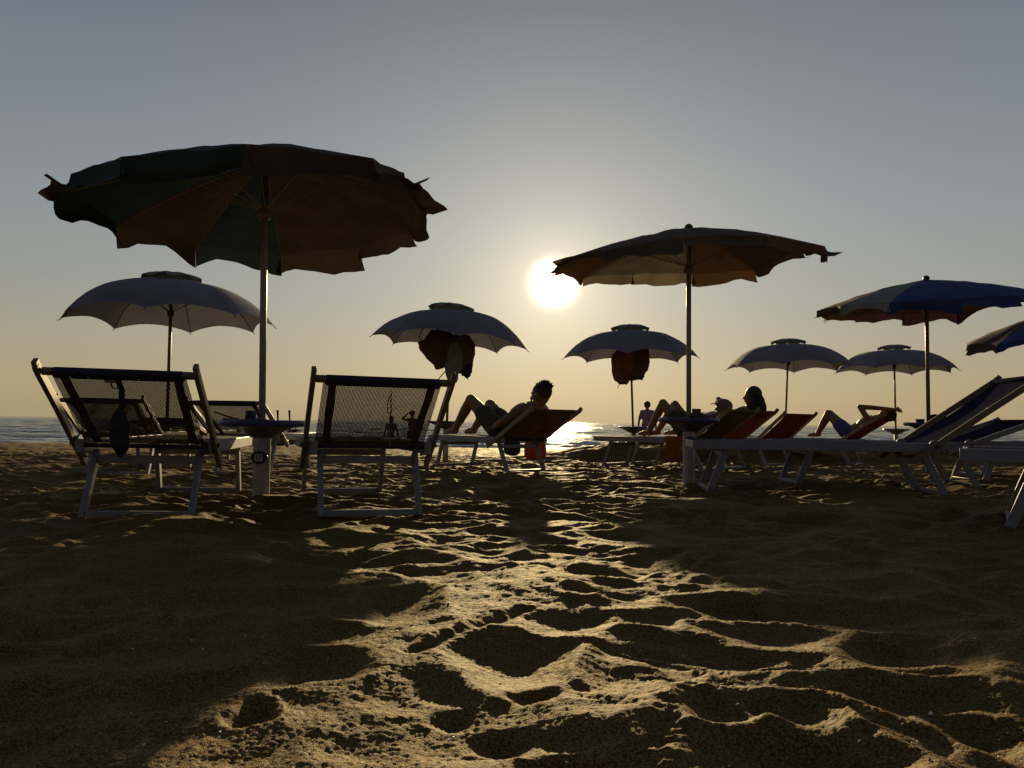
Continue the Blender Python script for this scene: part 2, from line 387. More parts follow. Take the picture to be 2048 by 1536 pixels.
def grid_object(name, X, Y, Z, m):
    ny, nx = X.shape
    co = np.empty((ny*nx, 3), np.float32); co[:, 0] = X.ravel(); co[:, 1] = Y.ravel(); co[:, 2] = Z.ravel()
    idx = np.arange(ny*nx).reshape(ny, nx); q = np.stack([idx[:-1,:-1], idx[:-1,1:], idx[1:,1:], idx[1:,:-1]], -1).reshape(-1, 4)
    me = bpy.data.meshes.new(name); me.vertices.add(ny*nx); me.vertices.foreach_set('co', co.ravel())
    me.loops.add(q.size); me.loops.foreach_set('vertex_index', q.ravel().astype(np.int32))
    me.polygons.add(len(q)); me.polygons.foreach_set('loop_start', np.arange(0, q.size, 4, dtype=np.int32))
    me.update(calc_edges=True); me.shade_smooth(); me.materials.append(m)
    return link(bpy.data.objects.new(name, me))
u_in = np.arange(-.80, .8001, .0026); u_out = np.concatenate([np.linspace(.85, 1.6, 14), np.array([2, 3, 5, 9, 20, 60])])
U = np.concatenate([-u_out[::-1], u_in, u_out])
rows = [-60, -30, -15, -8, -4, -2, -1, -.4, 0, .3, .55]; y = .75
while y < 14: rows.append(y); y *= 1.0030
while y < 33: rows.append(y); y *= 1.010
YY, UU = np.meshgrid(np.array(rows), U, indexing='ij')
XX = UU*(np.maximum(YY, 0)+.45)
grid_z = beach(XX, YY)+relief(XX, YY)*np.interp(YY, [-1, .3, 13, 22, 27], [0, 1, 1, .6, .05])+crumbs(XX, YY)*np.interp(YY, [.5, .7, 4, 7], [0, 1, 1, 0])*(np.abs(UU) < .85)
sand = grid_object('sand', XX, YY, grid_z, M_sand); tag(sand, kind='structure')

# sea
rows = []; y = 25.0
while y < 400: rows.append(y); y *= 1.006
while y < 30000: rows.append(y); y *= 1.12
YY, UU = np.meshgrid(np.array(rows), np.concatenate([np.linspace(-12, -1.1, 14), np.linspace(-1, 1, 420), np.linspace(1.1, 12, 14)]), indexing='ij')
XX = UU*YY
WZ = np.zeros_like(XX); r2 = np.random.default_rng(3)
for i in range(26):
    lam = .9*1.22**i if i < 14 else r2.uniform(1.2, 9); th = r2.normal(math.pi/2, .45); kx, ky = math.cos(th)*2*math.pi/lam, math.sin(th)*2*math.pi/lam
    WZ += (.006*lam**.75 if lam < 12 else .02)*np.sin(kx*XX+ky*YY+r2.uniform(0, 6.28))*np.clip(lam/(YY*.012)-.5, 0, 1)
sea = grid_object('sea', XX, YY, SEA_Z+WZ*np.interp(YY, [25, 34, 300, 400], [.3, 1, 1, 0]), M_sea); tag(sea, kind='structure')

# foam lines near the waterline
def foam(y0, x0, x1, w, h, seed):
    rr = random.Random(seed); mb = MB(); n = int((x1-x0)/.12); n0 = None
    pts = []
    for i in range(n+1):
        x = x0+(x1-x0)*i/n; e = min(1, i/12, (n-i)/12); yy = y0+.5*math.sin(x*.45+seed)+.18*math.sin(x*1.9+seed*2)+rr.uniform(-.05,.05)
        ww = w*e*(.35+.65*abs(math.sin(x*.9+seed)))+.01; hh = h*e*(.4+.6*abs(math.sin(x*1.7+seed)))*rr.uniform(.7, 1.2)
        pts.append((x, yy, ww, hh))
    vs = []
    for x, yy, ww, hh in pts:
        for a, b in ((-1, -.03), (-.5, .55), (0, 1), (.5, .6), (1, -.03)): vs.append((x, yy+a*ww, SEA_Z+.02+b*hh))
    fs = [(i*5+j, (i+1)*5+j, (i+1)*5+j+1, i*5+j+1) for i in range(len(pts)-1) for j in range(4)]
    mb.add(vs, fs); return mb
fm = MB()
for a in [(28.2,-22,-6,.35,.05,1),(29.8,-24,4,.30,.07,2),(33,-9,12,.30,.12,3),(28.8,-9,24,.4,.10,4),(36,-20,20,.25,.09,5),(31.5,1,8,.5,.16,6)]:
    f_ = foam(*a); fm.add(f_.v, f_.f)
fo = fm.build('sea_foam', M_foam, smooth=True); tag(fo, 'broken white foam of low waves along the waterline', 'foam', kind='stuff')

# debris: tiny shells and twigs in the sand
rr = random.Random(11)
sm = MB(); tw = MB()
for i in range(130):
    px = rr.uniform(150, 2030); py = rr.uniform(1040, 1530) if i > 20 else rr.uniform(1150, 1500)
    g = G(px, py); z = ground_z(g.x, g.y); s_ = rr.uniform(.0012, .0028)*(1.5 if rr.random() < .12 else 1)
    a = rr.uniform(0, 6.28); rot = Euler((rr.uniform(-.8,.8), rr.uniform(-.8,.8), a)).to_matrix()
    if rr.random() < .55: sm.ell((g.x, g.y, z+s_*.6), (s_*1.3, s_, s_*.6), rot, 6, 4)
    else:
        d = rot @ Vector((s_*rr.uniform(1, 3), 0, 0)); tw.tube([(g.x-d.x, g.y-d.y, z+s_*.5), (g.x+d.x, g.y+d.y, z+s_+abs(d.z))], s_*.45, 5)
tag(sm.build('shell_fragments', M_shell, smooth=True), 'tiny white shell fragments scattered on the dark sand', 'shells', kind='stuff')
tag(tw.build('twig_fragments', M_twig, smooth=True), 'tiny dark twig bits scattered on the dark sand', 'twigs', kind='stuff')

# ------------------------------------------------------------------ lounger
def make_lounger(label, group, loc, rz, ang, L_=1.55, fabric='mesh', sling=None, frame=None, blen=.66, tilt=(0,0), pitch=.0070, extra_cord=False, ring=False, seat_mat=None, inset=.26):
    frame = frame or M_frame
    loc = (loc[0], loc[1], loc[2]-.012); root = empty('sun_lounger', loc, rz); root.rotation_euler = (tilt[0], tilt[1], rz)
    tag(root, label, 'sun lounger', group)
    sz = .365; hw = .305
    for s in (-1, 1):
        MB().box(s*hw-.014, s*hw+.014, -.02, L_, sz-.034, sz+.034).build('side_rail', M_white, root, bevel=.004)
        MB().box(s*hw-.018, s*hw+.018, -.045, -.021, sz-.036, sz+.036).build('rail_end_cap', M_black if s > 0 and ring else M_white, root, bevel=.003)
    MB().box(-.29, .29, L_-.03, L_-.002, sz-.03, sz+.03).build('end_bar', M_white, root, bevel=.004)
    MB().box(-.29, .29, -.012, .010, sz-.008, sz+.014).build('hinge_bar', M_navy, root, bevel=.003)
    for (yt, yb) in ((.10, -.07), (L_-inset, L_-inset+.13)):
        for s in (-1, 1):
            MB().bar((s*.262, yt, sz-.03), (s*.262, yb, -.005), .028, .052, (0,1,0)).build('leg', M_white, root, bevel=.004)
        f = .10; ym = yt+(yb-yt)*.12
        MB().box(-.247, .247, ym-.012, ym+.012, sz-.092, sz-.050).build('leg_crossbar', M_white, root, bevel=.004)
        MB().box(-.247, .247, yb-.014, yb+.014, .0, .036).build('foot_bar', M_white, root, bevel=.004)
    # knuckle plates where the back turns
    for s in (-1, 1):
        MB().lathe([(.0,0),(.045,.0),(.045,.012),(0,.012)], 16).v
        kp = MB(); kp.tube([(s*.322, .03, sz+.01), (s*.334, .03, sz+.01)], .048, 14); kp.build('hinge_plate', M_white, root)
        bo = MB(); bo.tube([(s*.36, .03, sz+.012), (s*.372, .03, sz+.012)], .011, 8); bo.build('bolt', M_black, root)
    ca, sa = math.cos(ang), math.sin(ang)
    h0 = Vector((0, .03, sz+.015)); U_ = Vector((0, -ca, sa)); Nn = Vector((0, sa, ca))
    def bp(x, u, n=0): return h0 + Vector((x, 0, 0)) + U_*u + Nn*n
    for s in (-1, 1):
        mb = MB()
        prof = [(-.20, -.0), (.0, 0), (blen*.5, .004), (blen, .0), (blen+.035, .004), (blen+.06, .013)]
        for i in range(len(prof)-1):
            a, b = prof[i], prof[i+1]
            mb.bar(bp(s*.349, a[0], a[1]), bp(s*.349, b[0]+(.004 if i < 4 else 0), b[1]), .024, .046 if i < 4 else .040, Nn)
        o = mb.build('back_rail', frame, root, bevel=.005)
        MB().bar(bp(s*.334, -.03, -.028), Vector((s*.334, .26, sz-.045)), .010, .022, (0,0,1)).build('back_strut', M_frame, root, bevel=.002)
    MB().bar(bp(-.336, blen-.005, 0), bp(.336, blen-.005, 0), .030, .030, Nn).build('top_bar', frame, root, bevel=.005)
    MB().bar(bp(-.292, blen-.012, 0), bp(.292, blen-.014, 0), .050, .040, Nn).build('fabric_sleeve', M_navy if fabric == 'mesh' else sling, root, bevel=.012)
    fm_ = M_mesh if fabric == 'mesh' else (sling or M_brsl)
    if fabric == 'mesh':
        mb = MB(); w = pitch*.60; x = -.297
        while x < .297:
            mb.add([bp(x-w/2, .0), bp(x+w/2, .0), bp(x+w/2, blen-.03), bp(x-w/2, blen-.03)], [(0,1,2,3)]); x += pitch
        u = .01
        while u < blen-.03:
            n = -.0012
            mb.add([bp(-.297, u-w/2, n), bp(.297, u-w/2, n), bp(.297, u+w/2, n), bp(-.297, u+w/2, n)], [(0,1,2,3)]); u += pitch
        o = mb.build('back_fabric', fm_, root); o['kind'] = 'stuff'
        for s in (-1, 1):
            MB().bar(bp(s*.240, .0, .006), bp(s*.252, blen-.03, .006), .040, .005, Nn).build('fabric_hem', M_navy, root)
        mb = MB(); x = -.28
        while x < .28:
            mb.add([(x, .0, sz+.030), (x+.005, .0, sz+.030), (x+.005, L_-.03, sz+.030), (x, L_-.03, sz+.030)], [(0,1,2,3)]); x += .0085
        yy = .01
        while yy < L_-.04:
            mb.add([(-.28, yy, sz+.0285), (.28, yy, sz+.0285), (.28, yy+.006, sz+.0285), (-.28, yy+.006, sz+.0285)], [(0,1,2,3)]); yy += .009
        o = mb.build('seat_fabric', fm_, root); o['kind'] = 'stuff'
    else:
        mb = MB(); n = 10; q = 6
        vs = []
        for k in range(n+1):
            u = blen*k/n; 
            for j in range(q+1):
                x = -.30+.60*j/q; sag = -.03*math.sin(math.pi*k/n)*(1-((j/q)*2-1)**2*.6); vs.append(bp(x, u, sag))
        m0 = len(vs); vs += [v - Nn*.006 for v in vs]
        fs = [(k*(q+1)+j, k*(q+1)+j+1, (k+1)*(q+1)+j+1, (k+1)*(q+1)+j) for k in range(n) for j in range(q)]
        fs += [tuple(m0+i for i in f[::-1]) for f in fs]
        mb.add(vs, fs).build('back_fabric', fm_, root, smooth=True)
        mb = MB(); vs = []
        for k in range(n+1):
            yy = .0+(L_-.03)*k/n
            for j in range(q+1):
                x = -.285+.57*j/q; vs.append((x, yy, sz+.03-.03*math.sin(math.pi*k/n)*(1-((j/q)*2-1)**2*.6)))
        m0 = len(vs); vs += [(v[0], v[1], v[2]-.006) for v in vs]
        mb.add(vs, fs).build('seat_fabric', seat_mat or fm_, root, smooth=True)
    if ring:
        mb = MB(); c = bp(-.03, blen-.075, -.012)
        mb.tube([c+Vector((.020*math.cos(a), 0, .020*math.sin(a))) for a in [i*2*math.pi/16 for i in range(17)]], .0035, 6)
        mb.bar(bp(-.065, blen-.038, -.02), bp(.005, blen-.038, -.02), .016, .010, Nn)
        mb.build('hook_ring', M_white, root, smooth=False)
        for i, x in enumerate((-.21, -.13, .09)):
            q_ = bp(x, blen-.014, -.027); MB().ell(q_, (.006,.004,.006), None, 8, 5).build('rivet', M_white, root)
    if extra_cord:
        mb = MB(); a = bp(.035, blen-.04, -.03); mb.tube([a, a+Vector((.004,0,-.10)), a+Vector((-.006,0,-.19)), a+Vector((.003,.0,-.28))], .0032, 6)
        mb.tube([a+Vector((-.004,0,-.03)), a+Vector((-.016,0,-.06)), a+Vector((-.012,0,-.11)), a+Vector((.0,0,-.12))], .0028, 6)
        mb.build('hanging_cord', M_cord, root)
    return root, bp
GF = 'sun loungers on the beach'
A_, bpA = make_lounger('front left sun lounger with navy mesh back, small steel ring and hanging dark bag', GF, (-1.94, 4.07, -.005), R(10), R(35), L_=1.5, ring=True, blen=.605, tilt=(0, R(.8)))
B_, bpB = make_lounger('front sun lounger beside the post numbered 17, see-through brown mesh back with knotted cord', GF, (-.77, 4.22, 0), R(19), R(39), L_=1.4, extra_cord=True, blen=.53, tilt=(0, R(.5)))
G1_, _ = make_lounger('white-railed sun lounger seen side on at right with its raised back leaning right', GF, (3.20, 6.02, -.01), R(83), R(35), L_=1.78, blen=.90, frame=M_frame, fabric='sling', sling=M_nvsl)
G2_, _ = make_lounger('sun lounger standing directly behind the side-on white-railed one at right', GF, (4.02, 7.0, -.02), R(86), R(20), L_=1.6, blen=.6, frame=M_white, fabric='sling', sling=M_nvsl)
H_, _ = make_lounger('nearest sun lounger at the right edge, foot end and one leg in view', GF, (3.90, 3.51, .0), R(58), R(35), L_=1.60, frame=M_white, fabric='sling', sling=M_nvsl, inset=.35)
G3_, _ = make_lounger('sun lounger at the right edge, two foot legs showing below a nearer rail', GF, (6.02, 7.7, -.03), R(90), R(20), L_=1.6, frame=M_white, fabric='sling', sling=M_nvsl)
M1_, _ = make_lounger('sun lounger seen through the mesh of the front left one, high top bar', GF, (-3.62, 7.15, -.02), R(8), R(30), L_=1.5, blen=.6)
M2_, _ = make_lounger('low flat-backed sun lounger under the left pale blue umbrella, seen through mesh', GF, (-4.05, 9.3, -.04), R(5), R(12), L_=1.5, blen=.6)
I_, _ = make_lounger('sun lounger behind the umbrella post numbered 17 with pale mesh back', GF, (-2.60, 7.55, -.03), R(-3), R(30), L_=1.3, blen=.62)
G4_, _ = make_lounger('pale sun lounger far right behind the leaning back of the side-on one', GF, (6.8, 9.0, -.05), R(90), R(28), L_=1.6, frame=M_white, fabric='sling', sling=M_nvsl)
P1L, _ = make_lounger('sun lounger in the centre carrying the reclining person with raised knees', GF, (.13, 8.75, -.055), R(37), R(28), fabric='sling', sling=M_brsl, frame=M_wood, blen=.66)
P2L, _ = make_lounger('sun lounger with brown sling carrying the person in a cap', GF, (2.44, 9.55, -.06), R(46), R(36), fabric='sling', sling=M_brsl, frame=M_wood, blen=.60, seat_mat=M_red)
P3L, _ = make_lounger('sun lounger with orange sling carrying the person with long hair', GF, (2.84, 10.1, -.07), R(40), R(36), fabric='sling', sling=M_orsl, frame=M_wood, blen=.62, seat_mat=M_orsl)
OL, _ = make_lounger('empty sun lounger with red sling back in the row near the shore', GF, (3.92, 11.5, -.09), R(32), R(38), fabric='sling', sling=M_red, frame=M_wood, blen=.6, seat_mat=M_red)
P4L, _ = make_lounger('sun lounger with rust red back carrying the person in violet shorts', GF, (5.40, 12.3, -.10), R(48), R(33), fabric='sling', sling=M_red, frame=M_wood, blen=.62, seat_mat=M_red)

# ------------------------------------------------------------------ rescue catamaran at the waterline
M_hull = mat('pale_boat_paint', (.42,.43,.50), .5, .3, var=.12, scale=5)
bx0, bx1, bd = XD(395, 24), XD(612, 24), 24.0
bz = float(beach(bx1, bd))
boat = empty('rescue_catamaran', ((bx0+bx1)/2, bd, bz)); tag(boat, 'pale rowing catamaran drawn up at the waterline behind the post numbered 17', 'boat')
hl = (bx1-bx0)/2
for sy in (-.5, .5):
    rings = []; mb = MB(); n = 14; vs = []; vk = []
    for i in range(n+1):
        t = i/n*2-1; wd = .15*max(.04, 1-abs(t)**5)**.7; rise = .10*abs(t)**4
        for (a, z) in ((-.75, .17), (-1, .24), (-1, .36), (-.6, .41), (.6, .41), (1, .36), (1, .24), (.75, .17)): vs.append((t*hl, sy+a*wd, z+rise*.3))
        for (a, z) in ((-.2, .0), (-.75, .168), (.75, .168), (.2, .0)): vk.append((t*hl*.96, sy+a*wd, z+rise))
    mb.add(vs, [(i*8+j, i*8+(j+1) % 8, (i+1)*8+(j+1) % 8, (i+1)*8+j) for i in range(n) for j in range(8)]+[tuple(range(8))[::-1], tuple(n*8+j for j in range(8))])
    h_ = mb.build('hull', M_hull, boat, smooth=False)
    MB().add(vk, [(i*4+j, i*4+(j+1) % 4, (i+1)*4+(j+1) % 4, (i+1)*4+j) for i in range(n) for j in range(4)]+[(3,2,1,0), tuple(n*4+j for j in range(4))]).build('keel', M_twig, h_)
for fx in (-.75, -.2, .35, .8): MB().box(fx*hl-.05, fx*hl+.05, -.62, .62, .41, .47).build('crossbeam', M_twig, boat, bevel=.005)
MB().box(-.1*hl, .93*hl, -.26, .26, .475, .52).build('deck', M_twig, boat, bevel=.006)
for fx in (XD(567, 24), XD(590, 24)):
    lx = fx-boat.location.x; MB().tube([(lx, -.5, .45), (lx, -.5, .80), (lx-.02, -.5, 1.10)], [.02, .025, .035], 8).build('rowlock_post', M_twig, boat)
for fx in (XD(582, 24), XD(602, 24)):
    lx = fx-boat.location.x; MB().tube([(lx, -.5, .42), (lx, -.5, .74)], .014, 6).build('rail_post', M_twig, boat)

# ------------------------------------------------------------------ umbrellas
def bez(a, b, c, t): return a*(1-t)**2 + b*2*t*(1-t) + c*t*t
def panel_mesh(apex, ra, rb, ca, cb, scallop, puff, mats_, nt_=9, ns=9, t0=.02, wob=0, seed=0):
    rows_ = []
    for i in range(nt_+1):
        t = t0+(1-t0)*i/nt_; row = []
        for j in range(ns+1):
            s = j/ns; q = 4*s*(1-s); te = t*(1-scallop*q*(t**2))
            p = bez(apex, ca, ra, te).lerp(bez(apex, cb, rb, te), s)
            p = p + Vector((0, 0, puff*q*math.sin(math.pi*min(1, t)**.8)*(t if puff > 0 else 1)))
            if wob: p = p + Vector((0, 0, wob*q*(mnoise.noise(p*5+Vector((seed, 0, 0)))))) + Vector((0,0,wob*.12*q*math.sin(j*2.1+seed+i)*t))
            row.append(p)
        rows_.append(row)
    mb = MB(); vs = [p for r_ in rows_ for p in r_]; w = ns+1
    mb.add(vs, [(i*w+j, i*w+j+1, (i+1)*w+j+1, (i+1)*w+j) for i in range(nt_) for j in range(ns)])
    return mb, rows_[-1]
def sign(parent, c, w, text, ry=0):
    s = w/2
    ov = MB(); n = 24; vs = []
    for yy in (0, -.006):
        for k_ in range(n): a = 2*math.pi*k_/n; vs.append((c.x+s*1.05*math.cos(a), c.y+yy+.012*abs(math.cos(a)), c.z+s*.78*math.sin(a)))
    ov.add(vs, [tuple(range(n, 2*n))] + [(k_, (k_+1) % n, n+(k_+1) % n, n+k_) for k_ in range(n)])
    o = ov.build('number_plate', M_signb, parent)
    MB().box(c.x-s*.46, c.x+s*.46, c.y-.0095, c.y-.0065, c.z-s*.46, c.z+s*.46).build('plate_window', M_signw, o)
    cu = bpy.data.curves.new('digits', 'FONT'); cu.body = text; cu.size = s*.74; cu.offset = .0011; cu.space_character = 1.12; cu.align_x = 'CENTER'; cu.align_y = 'CENTER'; cu.extrude = .0008
    cu.materials.append(M_black)
    tmp = link(bpy.data.objects.new('tmp_text', cu)); me_ = bpy.data.meshes.new_from_object(tmp.evaluated_get(bpy.context.evaluated_depsgraph_get())); bpy.data.objects.remove(tmp)
    me_.transform(Matrix.Translation((c.x, c.y-.0115, c.z)) @ Matrix.Rotation(math.pi/2, 4, 'X') @ Matrix.Diagonal((.85, 1.25, 1, 1)))
    link(bpy.data.objects.new('digits', me_), o)
def wind_umbrella(label, cx, d, tips, apexz, cols, sleeve_top=None, tray_r=.28, pole_r=.022, sleeve_r=.055, text=None, seed=0, val=.15, Rr=1.27, zt=.46, knob=True, lean=0, polem=None, ribm=None, droop=0, puff=.03, hubz=None, lifts=None):
    rr = random.Random(seed); x0 = XD(cx, d); gz_ = ground_z(x0, d)-.04
    root = empty('beach_umbrella', (x0, d, gz_)); tag(root, label, 'umbrella', 'large umbrellas blown by the wind')
    O = Vector((x0, d, gz_))
    apex = Vector((x0+lean, d, apexz))
    tv = []
    for (phi, py, rf) in tips:
        X = x0+Rr*rf*math.cos(R(phi)); Y = d+Rr*rf*math.sin(R(phi))
        px = 1024+X/Y*FPX; z = P(px, py, Y).z; tv.append(Vector((X, Y, z)))
    n = len(tv); hub = apex - Vector((0, 0, .05))
    def ctrl(t): return Vector(((apex.x+t.x)/2, (apex.y+t.y)/2, apex.z*.60+t.z*.40+droop+.03))
    for i in range(n):
        a, b = tv[i], tv[(i+1) % n]
        mb, edge = panel_mesh(apex, a, b, ctrl(a), ctrl(b), .035, puff, None, wob=.022, seed=seed+i*3)
        mb.v = [tuple(Vector(v)-O) for v in mb.v]
        po = mb.build('canopy_panel', cols[i % len(cols)], root, smooth=True)
        # valance flap, loose in the wind
        out = ((a+b)/2-Vector((x0, d, (a.z+b.z)/2))); out.z = 0; out.normalize()
        lift = rr.uniform(-.25, .6) if not (lifts and i in lifts) else lifts[i]; ln = val*rr.uniform(.75, 1.15)
        vs = []; kk = 4; cut = rr.uniform(.3, .9)
        side = rr.uniform(-.25, .25)
        tang = Vector((-out.y, out.x, 0))
        for q in range(kk+1):
            f = q/kk
            for j, p in enumerate(edge):
                s = j/(len(edge)-1); curl = lift*f*f
                k2 = ln*(1+.22*math.sin(s*6.3*.9+seed+i)+.05*math.sin(s*17+i))
                if s < .12 or s > .88: k2 *= 1.15
                dr = Vector((0, 0, -1))*(1-abs(curl)*.9) + out*(curl*.9) + Vector((.55, .0, .12))*f*.35*(.3+abs(lift))
                vs.append(p + dr*k2*f + out*.008*math.sin(s*9+i*2)*f + tang*(side*(s-.5)*f*.3 - .02*(1-2*s)*f) - O)
        w = len(edge); vb = MB().add(vs, [(q*w+j, q*w+j+1, (q+1)*w+j+1, (q+1)*w+j) for q in range(kk) for j in range(w-1)])
        vb.build('valance_flap', cols[i % len(cols)], po, smooth=True)
    rm = ribm or M_rib
    for i, t in enumerate(tv):
        c = ctrl(t); pts = [bez(apex, c, t, k_/6)-Vector((0, 0, .012))-O for k_ in range(7)]
        MB().tube(pts, .0045, 5).build('rib', rm, root)
        q = bez(apex, c, t, .48)-Vector((0, 0, .014)); st = Vector((apex.x-lean*.3, apex.y, apex.z-.34))
        MB().tube([st-O, q-O], .0038, 5).build('stretcher', rm, root)
    sm_ = polem or M_pole
    MB().tube([Vector((0, 0, .3)), Vector((lean*.6, 0, (apexz-gz_)*.6)), Vector((lean, 0, apexz-gz_-.01))], pole_r, 16).build('pole', sm_, root, smooth=True)
    MB().lathe([(.0,-.03),(.04,-.03),(.046,.0),(.03,.045),(.0,.045)], 14, c=(lean*.9, 0, apexz-gz_-.37)).build('runner', sm_, root, smooth=True)
    MB().lathe([(.0,-.045),(.05,-.045),(.06,-.01),(.0,.0)], 14, c=(lean, 0, apexz-gz_-.012)).build('hub', sm_, root, smooth=True)
    if knob: MB().ell((lean, 0, apexz-gz_+.018), (.038,.038,.034), None, 14, 9).build('finial', M_black, root, smooth=True)
    st = sleeve_top if sleeve_top is not None else .40
    MB().lathe([(sleeve_r*.97, -.15),(sleeve_r, 0),(sleeve_r, st-gz_),(sleeve_r*.9, st-gz_+.004)], 28).build('sleeve', M_sleeve, root, smooth=False)
    bpy.data.objects[root.children[-1].name].data.shade_smooth()
    z = zt-gz_
    pr = [(.0,-.10),(.075,-.095),(.085,-.09),(.14,-.055),(.20,-.028),(tray_r-.01,-.022),(tray_r,-.012),(tray_r,.014),(tray_r-.008,.018),(tray_r-.016,.012),(tray_r-.03,-.005),(.07,-.010),(.06,.02),(.03,.024)]
    MB().lathe(pr, 40, c=(0, 0, z)).build('table_tray', M_tray, root, smooth=True)
    if text: sign(root, Vector((0, -sleeve_r-.004, (P(cx, 915 if text == '17' else 882, d-.05).z)-gz_)), sleeve_r*1.95, text)
    return root
tips17 = [(13,402,.80),(43,468,.93),(73,497,1.0),(103,513,1.0),(133,495,1.0),(163,450,1.0),(193,384,1.02),(223,347,.93),(253,313,1.0),(283,288,1.0),(313,316,1.0),(343,345,.78)]
c17 = [M_brown, M_brown, M_brown, M_teal, M_brown, M_teal, M_brown, M_teal, M_teal, M_brown, M_brown, M_brown]
wind_umbrella('large wind-blown umbrella with tattered brown and teal cloth over the post numbered 17', 527, 5.1, tips17, 2.24, c17, text='17', seed=4, lean=-.03, knob=False, sleeve_top=.385, zt=.475, puff=.05, lifts={0:.75, 11:.8, 1:.2, 2:.0, 3:.0, 4:.0, 5:-.2, 6:.9})
tips18 = [(15,503,.97),(45,543,1),(75,550,1),(105,550,1),(135,556,1),(165,536,1.0),(195,520,.98),(225,500,.98),(255,474,1),(285,472,1),(315,492,1),(345,502,.95)]
c18 = [M_brown, M_orange, M_olive, M_olive, M_orange, M_orange, M_olive, M_olive, M_olive, M_orange, M_maroon, M_brown]
wind_umbrella('wind-blown umbrella with rust and olive cloth right of the sun, over the post numbered 18', 1378, 6.8, tips18, 2.235, c18, text='18', seed=9, Rr=1.22, sleeve_top=.43, zt=.535, sleeve_r=.052, tray_r=.265, val=.10, puff=.02, lifts={0:.7, 11:1.0, 5:.7, 6:.9, 1:0, 2:0, 3:-.1})
tipsT = [(15,592,.98),(45,628,1),(75,630,1),(105,632,1),(135,632,1),(165,622,1.0),(195,612,.98),(225,606,1),(255,598,1),(285,592,1),(315,588,1),(345,588,.98)]
cT = [M_maroon, M_maroon, M_maroon, M_brown, M_brown, M_brown, M_pale2, M_blue, M_blue, M_blue, M_blue, M_blue]
wind_umbrella('royal blue umbrella with ragged brown edge, second from the right, knob on top', 1857, 9.2, tipsT, 2.27, cT, seed=21, Rr=1.24, sleeve_top=.40, zt=.53, sleeve_r=.045, tray_r=.27, polem=M_poleb, ribm=M_ribd, val=.12, puff=.02)
cU = [M_maroon, M_maroon, M_maroon, M_maroon, M_maroon, M_maroon, M_blue, M_blue, M_teal, M_blue, M_blue, M_blue]
tipsU = [(15,650,.98),(45,672,1),(75,678,1),(105,682,1),(135,686,1),(165,690,1.0),(195,690,.98),(225,676,1),(255,660,1),(285,648,1),(315,640,1),(345,645,.98)]
wind_umbrella('blue umbrella cut off by the right edge with only its drooping left tip in view', 2133, 11.0, tipsU, 2.22, cU, seed=33, Rr=1.24, polem=M_poleb, ribm=M_ribd, val=.16, puff=.02)

